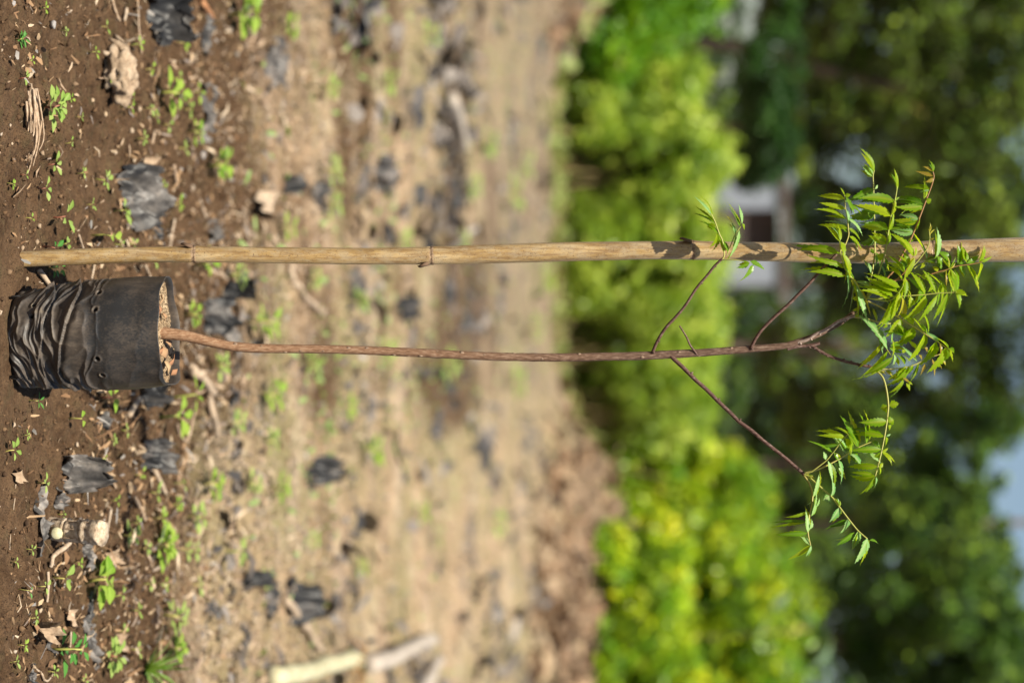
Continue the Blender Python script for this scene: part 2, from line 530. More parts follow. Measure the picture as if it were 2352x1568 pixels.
m = NT('heap_clod'); m.set(col=m.ramp(m.attr('tint'), [(0.0, (0.10, 0.06, 0.035)), (0.6, (0.24, 0.15, 0.09)), (1.0, (0.40, 0.29, 0.18))]), rough=0.95, spec=0.1); MAT['heap_clod'] = m.m
flakes('heap_litter', 9000, 14.0, 22.5, 0.03, 0.14, lambda X, Y: np.clip(sstep(.04, .2, mound(X, Y)), 0, 1), MAT['heap_clod'], wid=(0.3, 0.9), lift=0.015, flat=0.6)
MAT['margin'] = leaf_mat('margin_grass', [(0.0, (0.10, 0.12, 0.03)), (0.35, (0.20, 0.22, 0.06)), (0.5, (0.28, 0.20, 0.11)), (1.0, (0.42, 0.33, 0.19))], (0.25, 0.3, 0.1), (0.4, 0.5, 0.06), 0.3, 0.5, src='tint')
flakes('grass_margin', 5200, 17.6, 21.6, 0.06, 0.26, lambda X, Y: np.clip(sstep(19.2, 21.4, Y + 0.9 * vnoise(X * 1.7, Y, 150)) * (0.35 + 0.65 * sstep(-.2, .5, vnoise(X * 2.3 + 4, Y * 1.2, 151))), 0, 1), MAT['margin'], wid=(0.12, 0.4), lift=0.05, flat=0.15)
flakes('twig_litter', 5200, 3.45, 9.0, 0.018, 0.06, lambda X, Y: np.clip((0.12 + 0.7 * sstep(0.0, 0.6, fbm(X * 2.1 + 2, Y * 1.6, 160, 3))) * sstep(3.3, 4.3, Y), 0, 1), MAT['litter'], wid=(0.03, 0.09), lift=0.003, flat=0.6, power=0.85)

# ------------------------------------------------------------------ bamboo pole
PD = 3.625                                   # view depth of the pole
m = NT('bamboo')
co = m.coord((1, 1, 0.06), 'Object')
g = m.noise(260, 4, 0.6, co)
blot = m.noise(46, 6, 0.72, m.coord((1, 1, 0.22)))
col = m.ramp(blot, [(0.30, (0.16, 0.095, 0.045)), (0.46, (0.40, 0.258, 0.100)), (0.66, (0.54, 0.405, 0.225))])
col = m.mix(m.ramp(g, [(0.38, 0.75), (0.58, 0.0)]), col, (0.20, 0.115, 0.05))
col = m.mix(m.ramp(m.noise(75, 6, 0.8, m.coord((1, 1, 0.5))), [(0.46, 0.0), (0.60, 0.6)]), col, (0.41, 0.325, 0.205))
col = m.mix(m.ramp(m.noise(520, 2, 0.5, m.coord()), [(0.60, 0.0), (0.70, 0.8)]), col, (0.075, 0.042, 0.025))
m.set(col=col, rough=0.36, spec=0.5, nrm=m.bump(g, 0.35, 0.002)); MAT['bamboo'] = m.m
m = NT('bamboo_node'); m.set(col=m.ramp(m.noise(200, 4, 0.6, m.coord()), [(0.35, (0.10, 0.055, 0.03)), (0.62, (0.40, 0.27, 0.16))]), rough=0.7); MAT['node'] = m.m
m = NT('sheath'); m.set(col=(0.13, 0.075, 0.042), rough=0.8); MAT['sheath'] = m.m

pole_px = [(20, 596, 38), (55, 595, 37), (120, 592, 37), (200, 589, 38), (300, 585.5, 36), (400, 584, 36), (445, 583.5, 38), (560, 585, 37), (700, 587, 38),
           (850, 588.5, 38), (990, 587, 41), (1100, 584, 44), (1300, 578, 44), (1480, 575, 42), (1590, 574.5, 43), (1700, 577, 43),
           (1850, 580, 46), (2000, 582, 47), (2140, 578, 49), (2250, 575, 53), (2352, 573, 57), (2520, 568, 58), (2700, 560, 58)]


def pole_at(x):
    xs = [p[0] for p in pole_px]
    y = float(np.interp(x, xs, [p[1] for p in pole_px])); w = float(np.interp(x, xs, [p[2] for p in pole_px]))
    return pix(x, y, PD), w / 2 * pxm(PD)


base = pole_at(55)[0]
pole = empty('bamboo_pole', (base.x, base.y, hz(base.x, base.y)), 'tall dry bamboo pole stuck in the soil beside the black bag, behind the leaves', 'bamboo pole')
nodes_x = [8, 445, 990, 1590, 2140, 2700]
for a, b in zip(nodes_x[:-1], nodes_x[1:]):
    xs = np.concatenate([[a, a + 3, a + 10, a + 26], np.linspace(a + 45, b - 45, 14), [b - 26, b - 10, b - 3, b]])
    pts, rr = [], []
    for x in xs:
        p, r = pole_at(x)
        d = min(abs(x - a), abs(x - b))
        bulge = 1.0 + 0.05 * math.exp(-(d / 14.0) ** 2)
        if d < 2: bulge -= 0.07
        pts.append(p); rr.append(r * bulge)
    MB().tube(pts, rr, 28, cap=False, jit=0.006).build('internode', MAT['bamboo'], pole, pts[0])
for x in nodes_x[1:-1]:
    pts, rr = [], []
    for dx, k in ((-7, 0.99), (-4, 1.05), (-1.5, 1.03), (0, 1.0), (2, 1.075), (6, 1.04), (9, 0.99)):
        p, r = pole_at(x + dx); pts.append(p); rr.append(r * k)
    MB().tube(pts, rr, 28, cap=False, jit=0.012).build('node_ring', MAT['node'], pole, pts[0])
# torn sheath stubs at three of the joints
for x, side, ln in ((444, -1, 26), (985, 1, 24), (1590, -1, 30)):
    mb = MB()
    p, r = pole_at(x)
    o = Vector((side, -0.55, 0)).normalized()
    tip = pole_at(x - ln)[0] + o * (r * 1.35)
    w = Vector((0, 0.9, 0.1)) * r * 0.8
    v = [p + o * r * .8 - w, p + o * r * .8 + w, p + o * r * 1.2 - w, p + o * r * 1.25 + w,
         tip - w * .4, tip + w * .3, tip + Vector((0, 0, 0.002)) - w * .4 + o * .002, tip + Vector((0, 0, 0.003)) + w * .2 + o * .003]
    mb.add(v, [(0, 1, 5, 4), (2, 6, 7, 3), (0, 4, 6, 2), (1, 3, 7, 5), (4, 5, 7, 6), (0, 2, 3, 1)])
    mb.build('sheath_stub', MAT['sheath'], pole, p)

# ------------------------------------------------------------------ black nursery bag
BD = 3.615
rim_c = pix(389, 758, BD)
bot_c = Vector((pix(60, 778, BD).x, rim_c.y - 0.012, 0.0))
bot_c.z = hz(bot_c.x, bot_c.y) - 0.004
HB = rim_c.z - bot_c.z
NA, NT_ = 340, 230
S_HOLES = [(-0.74, 0.60), (-0.43, 0.595), (0.47, 0.605), (0.77, 0.62), (-0.64, 0.19), (-0.42, 0.19)]     # sideways place (-1..1 of the radius) and height share


def ridged(x, y, seed):
    return 1 - np.abs(vnoise(x, y, seed))


T = np.linspace(0, 1, NT_)
A = np.linspace(0, 2 * np.pi, NA, endpoint=False)
AA, TT = np.meshgrid(A, T)
sx, sy = np.cos(AA), np.sin(AA)
Rtop, Rbot = 0.0815, 0.0715
Rr = Rbot + (Rtop - Rbot) * sstep(0.0, 0.75, TT) + 0.0025 * np.sin(np.pi * TT)
Rr = Rr * (1 - 0.26 * np.clip(1 - TT / 0.075, 0, 1) ** 2)
# seamless sideways coordinate: the fold field is sampled on the cylinder's plan position
U = (AA - np.pi) * 0.08
seam = sstep(0.0, 0.25, AA) * sstep(2 * np.pi, 2 * np.pi - 0.25, AA)
Zm = TT * HB
warp = 0.022 * vnoise(U * 9, Zm * 14, 61) + 0.004 * vnoise(U * 40, Zm * 40, 62)
low = sstep(0.72, 0.46, TT + 0.05 * vnoise(U * 12, 0 * U, 60)) * sstep(-0.02, 0.08, TT)
zz = Zm + warp + 0.12 * U * vnoise(U * 6, Zm * 6, 70)
r1 = ridged(U * 6, zz * 40, 63) ** 3.2
r2 = ridged(U * 11 + 7, zz * 80, 64) ** 3.0
r3 = ridged(U * 22 + 3, zz * 125 + U * 20, 65) ** 2.4
big = vnoise(U * 8, zz * 26, 66)
disp = low * (0.0030 * r1 + 0.0040 * r2 + 0.0032 * r3 + 0.0030 * big - 0.0042)
disp += (1 - low) * (0.0016 * vnoise(U * 18, Zm * 12, 67) + 0.0016 * (ridged(U * 7 + zz * 12, zz * 22 + U * 5, 75) ** 4) * seam + 0.0009 * vnoise(U * 60, Zm * 22, 68))
disp += 0.0016 * np.sin(AA * 3 + 1.0) + 0.0026 * vnoise(U * 11, Zm * 11, 74) * sstep(1.0, 0.85, TT)
# one heavy overlapping tuck about the middle, like a rolled lip
lip = Zm - (0.095 + 0.012 * np.sin(U * 22 + 0.7) + 0.006 * vnoise(U * 25, 0 * U, 69))
disp += 0.0042 * np.exp(-(np.clip(-lip, 0, 1) / 0.006) ** 2) * (lip <= 0) - 0.0040 * np.exp(-(np.clip(lip, 0, 1) / 0.006) ** 2) * (lip > 0)
lip2 = Zm - (0.060 + 0.010 * np.sin(U * 31 - 0.4) + 0.006 * vnoise(U * 21, 0 * U, 71))
disp += 0.0030 * np.exp(-(np.clip(-lip2, 0, 1) / 0.005) ** 2) * (lip2 <= 0) - 0.0035 * np.exp(-(np.clip(lip2, 0, 1) / 0.006) ** 2) * (lip2 > 0)
disp *= 0.25 + 0.75 * seam
dust = np.clip(0.45 * low + 0.4 * low * (r1 + 0.6 * r2 - 0.5) + 0.2 * vnoise(U * 30, Zm * 30, 72), 0, 1)
hole_mask = np.zeros_like(dust)
for hu, ht in S_HOLES:
    ang = -np.pi / 2 + math.asin(hu)
    ang = ang % (2 * np.pi)
    dd = np.hypot((AA - ang) * 0.08, (TT - ht) * HB)
    disp -= 0.009 * np.exp(-(dd / 0.0027) ** 4)
    disp += 0.0009 * np.exp(-((dd - 0.0052) / 0.0016) ** 2)
    dust = np.maximum(dust, (0.72 + 0.35 * vnoise(U * 200, Zm * 200, 73)) * np.exp(-((dd - 0.0042) / 0.0026) ** 2))
    hole_mask = np.maximum(hole_mask, np.exp(-(dd / 0.0034) ** 4))
RR = Rr + disp
cx = bot_c.x + (rim_c.x - bot_c.x) * TT
cy = bot_c.y + (rim_c.y - bot_c.y) * TT
rimz = 0.004 * sx + 0.0022 * np.sin(AA * 2 + 0.5) + 0.0012 * np.sin(AA * 5) + 0.0022 * vnoise(U * 28, 0 * U, 76) * seam      # rim droops a little unevenly
ztop = bot_c.z + HB * TT + rimz * sstep(0.7, 1.0, TT)
outer = np.stack([cx + RR * sx, cy + RR * sy, ztop], -1)
# turn over the rim and run down the inside
inner = []
for k, (dr, dz) in enumerate(((-0.0007, 0.0006), (-0.0014, 0.0), (-0.0018, -0.008), (-0.0022, -0.02), (-0.0026, -0.05))):
    rr = RR[-1] + dr + (0.0007 * vnoise(U[-1] * 40, 0 * U[-1] + k, 80) if k > 1 else 0)
    inner.append(np.stack([cx[-1] + rr * sx[-1], cy[-1] + rr * sy[-1], ztop[-1] + dz], -1))
shell = np.concatenate([outer, np.array(inner)], 0)
nrw = shell.shape[0]
q = []
for i in range(nrw - 1):
    j = np.arange(NA)
    q.append(np.stack([i * NA + j, i * NA + (j + 1) % NA, (i + 1) * NA + (j + 1) % NA, (i + 1) * NA + j], 1))
vv = shell.reshape(-1, 3)
cen = len(vv)
vv = np.concatenate([vv, [[bot_c.x, bot_c.y, bot_c.z + 0.012]]])
tri = np.stack([np.full(NA, cen), (np.arange(NA) + 1) % NA, np.arange(NA)], 1)
pad = lambda a, v: np.concatenate([a.ravel(), np.full(5 * NA + 1, v)])
bme = mesh_np('grow_bag', vv, np.concatenate(q), tri, attrs={'dust': pad(dust, 0.35), 'hole': pad(hole_mask, 0.0)})
m = NT('black_film')
co = m.coord()
st = m.noise(90, 5, 0.7, m.coord((1, 1, 0.35)))
fine = m.noise(480, 3, 0.6, m.coord((1, 1, 0.5)))
patch = m.noise(19, 6, 0.7, co)
dirt = m.math('ADD', m.math('MULTIPLY', m.attr('dust'), 0.75), m.math('MULTIPLY', m.math('SUBTRACT', patch, 0.42), 2.0))
dirt = m.math('ADD', dirt, m.math('MULTIPLY', m.math('SUBTRACT', fine, 0.5), 1.0))
dcol = m.ramp(st, [(0.35, (0.075, 0.058, 0.044)), (0.6, (0.135, 0.102, 0.075)), (0.75, (0.21, 0.168, 0.125))])
col = m.mix(m.ramp(dirt, [(0.04, 0.0), (0.85, 0.80)]), (0.024, 0.024, 0.025), dcol)
col = m.mix(m.ramp(m.attr('dust'), [(0.75, 0.0), (1.3, 0.7)]), col, (0.26, 0.21, 0.14))
col = m.mix(m.attr('hole'), col, (0.012, 0.008, 0.006))
m.set(col=col, rough=m.ramp(dirt, [(0.1, 0.38), (0.8, 0.62)]), spec=0.38, nrm=m.bump(m.math('ADD', fine, st), 0.22, 0.0012))
MAT['bag'] = m.m
bag = link('grow_bag', bme, MAT['bag'], None, (bot_c.x, bot_c.y, bot_c.z))
tag(bag, 'crinkled black plastic nursery bag of soil standing at the foot of the sapling', 'grow bag')
# soil fill inside the bag
nr_, na_ = 26, 90
rr, aa = np.meshgrid(np.linspace(0.02, 1, nr_), np.linspace(0, 2 * np.pi, na_, endpoint=False), indexing='ij')
fx, fy = rr * np.cos(aa) * (Rtop - 0.002), rr * np.sin(aa) * (Rtop - 0.002)
SOILZ = rim_c.z - 0.0135
fz = SOILZ + 0.004 * fbm(fx * 40, fy * 40, 30, 3) + 0.0028 * fbm(fx * 160, fy * 160, 31, 2) + 0.005 * np.exp(-((np.hypot(fx, fy) / 0.02) ** 2)) + 0.05 * fx
fq = [np.stack([i * na_ + np.arange(na_), (i + 1) * na_ + np.arange(na_), (i + 1) * na_ + (np.arange(na_) + 1) % na_, i * na_ + (np.arange(na_) + 1) % na_], 1) for i in range(nr_ - 1)]
ft = np.stack([np.zeros(na_ - 2, int), np.arange(1, na_ - 1), np.arange(2, na_)], 1)
m = NT('bag_soil'); co = m.coord()
m.set(col=m.mix(m.ramp(m.noise(330, 4, 0.75, co), [(0.42, 0.95), (0.56, 0.0)]), m.ramp(m.noise(60, 4, 0.6, co), [(0.35, (0.28, 0.19, 0.11)), (0.62, (0.50, 0.37, 0.23))]), (0.06, 0.04, 0.025)),
      rough=0.95, spec=0.1, nrm=m.bump(m.noise(500, 3, 0.7, co), 0.8, 0.003)); MAT['bag_soil'] = m.m
link('soil_fill', mesh_np('soil_fill', np.stack([fx + rim_c.x, fy + rim_c.y, fz], -1), np.concatenate(fq), ft), MAT['bag_soil'], bag, (rim_c.x, rim_c.y, SOILZ))
m = NT('chip'); m.set(col=m.mix(m.n('ObjectInfo').outputs['Random'], (0.40, 0.28, 0.15), (0.28, 0.13, 0.06)), rough=0.8); MAT['chip'] = m.m
for u_, v_, L, a0, up in ((-0.020, -0.01, .013, .5, .003), (0.034, -0.03, .030, 1.2, .004), (0.046, 0.002, .026, 2.3, .008), (0.055, -0.02, .022, 0.4, .006), (0.03, -0.045, .02, 2.0, .002),
                        (-0.045, -0.02, .018, 2.6, .001), (0.020, 0.01, .018, 0.9, .004), (0.062, 0.012, .02, 1.7, .01), (-0.03, -0.04, .016, 0.2, .002)):
    c = Vector((rim_c.x + u_, rim_c.y + v_, SOILZ + 0.006 + 0.05 * u_ + up))
    d = Vector((math.cos(a0), math.sin(a0), R.uniform(-0.1, 0.35))) * L / 2
    s_ = Vector((-math.sin(a0), math.cos(a0), 0.3)) * L * 0.2
    n_ = Vector((0, 0, 0.0012))
    MB().add([c - d - s_, c - d * .8 + s_, c + n_ * 3 - s_ * 1.2, c + n_ * 3 + s_, c + d - s_ * .5, c + d * .9 + s_ * .7,
              c - d - s_ - n_, c - d * .8 + s_ - n_, c + n_ * 2 - s_ * 1.2, c + n_ * 2 + s_, c + d - s_ * .5 - n_, c + d * .9 + s_ * .7 - n_],
             [(0, 1, 3, 2), (2, 3, 5, 4), (7, 6, 8, 9), (9, 8, 10, 11), (0, 2, 8, 6), (2, 4, 10, 8), (1, 7, 9, 3), (3, 9, 11, 5), (0, 6, 7, 1), (4, 5, 11, 10)]).build('wood_chip', MAT['chip'], bag)
# torn corners of film at the foot of the bag
for sx_, fl in ((-0.062, 1), (0.058, -1)):
    mb = MB(); c = Vector((bot_c.x + sx_, bot_c.y - 0.052, bot_c.z + 0.010))
    v, f = [], []
    for i in range(6):
        for j in range(6):
            u_, w_ = i / 5, j / 5
            p = c + Vector((fl * (-0.002 + 0.006 * u_), -0.006 * w_ - 0.003 * math.sin(5 * u_), 0.020 * w_ * (1 - 0.5 * u_) - 0.008 * u_))
            v.append(p + Vector((0, 0.003 * math.sin(9 * w_ + 4 * u_), 0)))
    for i in range(5):
        for j in range(5): f.append((i * 6 + j, i * 6 + j + 1, i * 6 + j + 7, i * 6 + j + 6))
    mb.add(v, f, 0.6).build('film_flap', MAT['bag'], bag)

# ------------------------------------------------------------------ the sapling
SD = 3.61
m = NT('bark')
co = m.coord((1, 1, 0.22))
hgt = m.n('SeparateXYZ', {'Vector': m.n('NewGeometry').outputs['Position']}).outputs['Z']
k = m.n('MapRange', {'Value': hgt, 'From Min': 0.30, 'From Max': 0.95}).outputs[0]
g = m.noise(420, 5, 0.7, co)
lowc = m.ramp(g, [(0.3, (0.15, 0.075, 0.038)), (0.5, (0.30, 0.165, 0.090)), (0.7, (0.44, 0.29, 0.18))])
upc = m.ramp(g, [(0.3, (0.045, 0.026, 0.018)), (0.5, (0.13, 0.075, 0.05)), (0.7, (0.27, 0.19, 0.14))])
m.set(col=m.mix(k, lowc, upc), rough=0.75, spec=0.25, nrm=m.bump(g, 0.7, 0.0015)); MAT['bark'] = m.m
m = NT('scar'); g = m.noise(600, 3, .6, m.coord()); m.set(col=m.ramp(g, [(.35, (.12, .07, .045)), (.65, (.34, .24, .16))]), rough=.8); MAT['scar'] = m.m
m = NT('twig_bark'); g = m.noise(380, 4, 0.7, m.coord((1, 1, 0.4)))
m.set(col=m.ramp(g, [(0.3, (0.050, 0.024, 0.018)), (0.55, (0.12, 0.062, 0.046)), (0.75, (0.28, 0.22, 0.19))]), rough=0.6, spec=0.35, nrm=m.bump(g, 0.5, 0.001)); MAT['twig'] = m.m
m = NT('pale_bark'); g = m.noise(300, 4, 0.7, m.coord((1, 1, 0.5)))
m.set(col=m.ramp(g, [(0.3, (0.16, 0.10, 0.075)), (0.6, (0.42, 0.32, 0.26))]), rough=0.7, nrm=m.bump(g, 0.6, 0.001)); MAT['pale_bark'] = m.m

DZ = 0.046                                  # the view depths below were taken for a plant this much nearer
sb = pix(372, 764, SD)
sapling = empty('sapling', (sb.x, sb.y, SOILZ), 'slim young tree with feathery bright green leaves growing from the black bag', 'sapling')


def stem_path(spec, dfun=lambda x: SD):
    return [pix(x, y, dfun(x) if callable(dfun) else dfun) for x, y, *_ in spec]


stem = [(352, 762, 30), (380, 765, 28), (430, 772, 26), (475, 783, 23), (520, 793, 22), (560, 797.5, 22), (600, 800, 21), (700, 801, 20), (800, 803, 20), (900, 807, 20), (1000, 812, 20), (1100, 817, 19),
        (1200, 820, 19), (1300, 820.5, 19), (1400, 818.5, 19), (1470, 817, 19.5), (1550, 813, 19), (1630, 808.5, 17.5), (1700, 803, 17), (1760, 798, 16), (1800, 794, 15), (1830, 786, 14), (1865, 774, 13), (1900, 758, 12), (1935, 738, 11), (1962, 716, 9)]
path = smooth_path(stem_path(stem), 8)
wid = np.interp(np.linspace(0, len(stem) - 1, len(path)), range(len(stem)), [s[2] for s in stem])
rads = [w / 2 * pxm(SD) * (1 + 0.07 * mnoise.noise(Vector((i * 0.7, 0, 3)))) for i, w in enumerate(wid)]
MB().tube(path, rads, 14, jit=0.03).build('stem', MAT['bark'], sapling, path[0])
# leaf scars up the stem
for x in (540, 600, 655, 690, 742, 800, 842, 868, 905, 930, 938, 966, 1004, 1060, 1112, 1180, 1245, 1330, 1420, 1475, 1515, 1560, 1605, 1680):
    y = float(np.interp(x, [s[0] for s in stem], [s[1] for s in stem])); w = float(np.interp(x, [s[0] for s in stem], [s[2] for s in stem]))
    side = R.choice((-1, 1)) * R.uniform(0.2, 1.0)
    c = pix(x, y + side * w * 0.42, SD - w * 0.42 * pxm(SD) * math.sqrt(max(0, 1 - side * side)))
    r = w * R.uniform(0.16, 0.30) * pxm(SD)
    MB().tube([c - Vector((0, 0, r * .9)), c - Vector((0, 0, r * .3)), c + Vector((0, 0, r * .4)), c + Vector((0, 0, r))], [r * .3, r * .62, r * .58, r * .2], 8, jit=0.15).build('leaf_scar', MAT['scar'], sapling)


Z29 = lambda pts: [(2300 + x / 1.96, 900 + y / 1.96) for x, y in pts]      # full-size photo coordinates of one view


def limb(name, pts_full, w0, w1, d0, d1, mat, buds=0, parent=None):
    n = len(pts_full)
    pts = [pix(x / 1.67347, y / 1.67347, DZ + d0 + (d1 - d0) * i / (n - 1)) for i, (x, y) in enumerate(pts_full)]
    p = smooth_path(pts, 7)
    rr = [(w0 + (w1 - w0) * i / (len(p) - 1)) / 2 * pxm(SD) * (1 + 0.06 * mnoise.noise(Vector((i * 0.9, w0, 1)))) for i in range(len(p))]
    mb = MB().tube(p, rr, 9, jit=0.04)
    for b in range(buds):
        i = int((b + R.uniform(0.3, 0.7)) / buds * (len(p) - 2)) + 1
        s = Vector((R.choice((-1, 1)), -0.5, 0.4)).normalized()
        mb.tube([p[i] + s * rr[i] * .5, p[i] + s * rr[i] * 1.2, p[i] + s * rr[i] * 1.7 + Vector((0, 0, rr[i] * .6))], [rr[i] * .7, rr[i] * .6, rr[i] * .25], 6)
    return mb.build(name, mat, parent or sapling, p[0])


limb('branch', Z29([(395, 905), (412, 880), (440, 815), (480, 745), (520, 690), (590, 615), (660, 530), (740, 405), (820, 310), (880, 235), (935, 185)]), 8, 5.5, 3.562, 3.52, MAT['twig'], 6)
limb('twig', Z29([(742, 905), (725, 880), (692, 835), (665, 775), (635, 725), (612, 690)]), 5, 3.5, 3.56, 3.545, MAT['twig'], 4)
limb('branch', Z29([(1140, 870), (1155, 845), (1185, 785), (1240, 710), (1330, 620), (1430, 530), (1500, 460), (1590, 370), (1660, 290), (1730, 215), (1795, 150)]), 8.5, 6.5, 3.562, 3.52, MAT['twig'], 5)
limb('branch', Z29([(545, 915), (580, 950), (650, 1015), (730, 1095), (810, 1165), (900, 1255), (1000, 1350), (1060, 1410), (1150, 1475), (1250, 1560), (1390, 1670), (1530, 1790), (1547, 1808)]), 10, 8, 3.562, 3.53, MAT['twig'], 8)
limb('branch', Z29([(1500, 815), (1580, 790), (1640, 750), (1720, 715), (1800, 662), (1870, 632), (1930, 615)]), 8, 7, 3.562, 3.54, MAT['pale_bark'], 7)
limb('twig_stub', Z29([(1420, 862), (1500, 845), (1580, 838), (1640, 828), (1668, 820)]), 9, 7, 3.566, 3.566, MAT['twig'], 1)
limb('branch', Z29([(1560, 838), (1610, 842), (1660, 875), (1730, 912), (1820, 945), (1900, 967), (1980, 985), (2065, 1003)]), 8, 6.5, 3.566, 3.55, MAT['twig'], 9)

# --- leaflets
def leaflet(base, tip, w, roll, curl, bow, mat, parent, short=False):
    """One serrated leaflet with a folded midrib; base and tip in world space."""
    ax = tip - base
    L = ax.length
    t = ax / L
    view = (base - Vector((0, 0, CAM_H))).normalized()
    # the blade turns its face up to the light as well as out towards open air
    want = Vector((R.uniform(-0.35, 0.15), -0.62 + R.uniform(-0.15, 0.25), 0.85))
    nrm = (want - t * want.dot(t)).normalized()
    if nrm.dot(view) > -0.25:
        nrm = (nrm - view * (0.55 + nrm.dot(view))); nrm = (nrm - t * nrm.dot(t)).normalized()
    side = t.cross(nrm).normalized()
    nrm = side.cross(t).normalized()
    if nrm.dot(view) > 0: nrm = -nrm
    c, s_ = math.cos(roll), math.sin(roll)
    side, nrm = side * c + nrm * s_, nrm * c - side * s_
    w = w / max(0.5, abs(nrm.dot(view)))
    n = 15 if L > 0.025 else 9
    v, f, a = [], [], []
    for i in range(n + 1):
        u = i / n
        if short: prof = (math.sin(math.pi * min(1, u * 1.05) ** 0.75)) * 0.98
        else: prof = (u ** 0.6) * (1 - u) ** 1.15 * 2.05 if u < 0.8 else (1 - u) * 1.40
        hw = w / 2 * max(prof, 0.03 if u < 1 else 0)
        zig = 1.0 + (0.17 + 0.10 * math.sin(i * 2.7 + L * 900) if i % 2 else -0.12) * (1 if 0.12 < u < 0.93 else 0)
        mid = base + t * (L * u) + side * (bow * L * math.sin(math.pi * u) * 0.5) + nrm * (-curl * L * (u * u) + curl * 0.35 * L * math.sin(math.pi * u))
        sweep = t * (-L * 0.02 if i % 2 == 0 else L * 0.035)
        lift = nrm * hw * 0.30
        rip = nrm * (hw * 0.10 * math.sin(7 * u + roll * 9))
        v += [mid - side * hw * 1.06 * zig + lift + sweep + rip, mid - side * hw * 0.5 + lift * 0.55, mid, mid + side * hw * 0.5 + lift * 0.55, mid + side * hw * 0.94 * zig + lift + sweep - rip]
        a += [0.0, 0.02, 0.8, 0.02, 0.0]
    for i in range(n):
        for j in range(4):
            f.append((i * 5 + j, i * 5 + j + 1, i * 5 + j + 6, i * 5 + j + 5))
    return MB().add(v, f, a).build('leaflet', mat, parent, base)


KIND = {'g': 'neem', 'd': 'neem_dark', 'p': 'neem_pale', 'y': 'neem_yellow', 'r': 'neem_young'}


def frond(view, rachis, leaves, d0, d1, w0=6.0, w1=3.0, red=False, spread=0.03):
    """A compound leaf: rachis spots and (base, tip, width, kind) leaflets in one zoomed view of the photo."""
    ox, oy, sc = view
    P = lambda x, y, d: pix((ox + x / sc) / 1.67347, (oy + y / sc) / 1.67347, d + DZ)
    n = len(rachis)
    pts = [P(x, y, d0 + (d1 - d0) * i / max(n - 1, 1)) for i, (x, y) in enumerate(rachis)]
    p = smooth_path(pts, 6)
    rr = [(w0 + (w1 - w0) * i / (len(p) - 1)) / 2 * pxm(SD) * 0.62 for i in range(len(p))]
    fr = MB().tube(p, rr, 6).build('leaf_rachis', MAT['red_rachis' if red else 'rachis'], sapling, p[0])
    arr = np.array([(x, y) for x, y in rachis], float)
    for lf in leaves:
        (bx, by), (tx, ty), w = lf[0], lf[1], lf[2]
        kind = lf[3] if len(lf) > 3 else 'g'
        dist = np.hypot(arr[:, 0] - bx, arr[:, 1] - by)
        i0 = int(np.argmin(dist))
        d = d0 + (d1 - d0) * i0 / max(n - 1, 1)
        lpx = math.hypot(tx - bx, ty - by) / sc / 1.67347 * pxm(SD)
        b = P(bx, by, d)
        td = R.uniform(-0.30, 0.34) * lpx if kind != 'p' else R.uniform(-0.2, 0.3) * lpx
        tip = P(tx, ty, d + td)
        wm = w / sc / 1.67347 * pxm(SD)
        roll = R.uniform(-0.3, 0.3)
        wm *= 1.06
        leaflet(b, tip, wm, roll, R.uniform(0.02, 0.20), R.uniform(-0.14, 0.14), MAT[KIND[kind]], fr, short=len(lf) > 4)
        if lpx > 0.016 and R.random() < 0.78 and kind in 'gdp':      # the opposite leaflet of the pair, behind and part hidden
            b2 = P(bx, by, d + 0.004)
            t2 = P(tx + R.uniform(-0.25, 0.25) * lpx * sc * 2600, ty + R.uniform(-0.25, 0.25) * lpx * sc * 2600, d + R.uniform(0.2, 0.7) * lpx)
            leaflet(b2, t2, wm * R.uniform(0.75, 1.0), R.uniform(-.3, .3), R.uniform(0.02, 0.2), R.uniform(-0.14, 0.14), MAT[KIND[R.choice('gggd')]], fr)
    return fr


V1, V2, V3, V4 = (3050, 550, 3.92), (3350, 550, 3.92), (3050, 900, 3.92), (3400, 900, 3.92)
V5, V6, V7, V8 = (3200, 1150, 3.136), (3050, 1550, 3.4844), (2950, 1750, 3.4844), (2600, 700, 3.92)

# spray above the pole, at the tip of the second branch
frond(V1, [(690, 1660), (730, 1590), (780, 1530), (830, 1390), (825, 1280), (810, 1130), (785, 990), (773, 850), (770, 790)],
      [((772, 845), (370, 780), 125), ((780, 990), (403, 882), 100), ((800, 1140), (345, 962), 66), ((822, 1282), (368, 1198), 98), ((771, 792), (712, 663), 36),
       ((774, 792), (862, 778), 62, 'g', 1), ((785, 815), (942, 1068), 62, 'd'), ((792, 1000), (868, 1258), 55, 'p'), ((815, 1140), (1080, 1362), 62, 'p'),
       ((830, 1285), (1020, 1450), 62), ((845, 1405), (1050, 1600), 66), ((815, 1340), (700, 1240), 60, 'd'), ((840, 960), (1000, 1010), 62, 'd'), ((870, 870), (712, 882), 46, 'p')], 3.52, 3.50)
# tallest frond, pale green stalk
frond(V1, [(1085, 2370), (1130, 2240), (1180, 1970), (1220, 1700), (1225, 1540), (1222, 1300), (1218, 1070), (1212, 900), (1205, 650), (1198, 500), (1216, 410)],
      [((1200, 508), (1028, 335), 140, 'p'), ((1195, 515), (1018, 402), 100), ((1217, 425), (1043, 70), 82), ((1205, 690), (832, 868), 195, 'd'), ((1230, 690), (1276, 632), 45, 'p'),
       ((1216, 1072), (868, 1135), 205, 'd'), ((1215, 905), (1110, 830), 62, 'p'), ((1220, 1420), (1002, 1532), 165, 'd'), ((1232, 1430), (1170, 1542), 78, 'p'), ((1222, 1180), (960, 1205), 50, 'p'),
       ((1212, 1615), (1150, 1640), 75, 'd', 1), ((1230, 1700), (1250, 1850), 70, 'p'), ((1238, 1650), (1330, 1830), 60, 'd')], 3.55, 3.545, 7, 4)
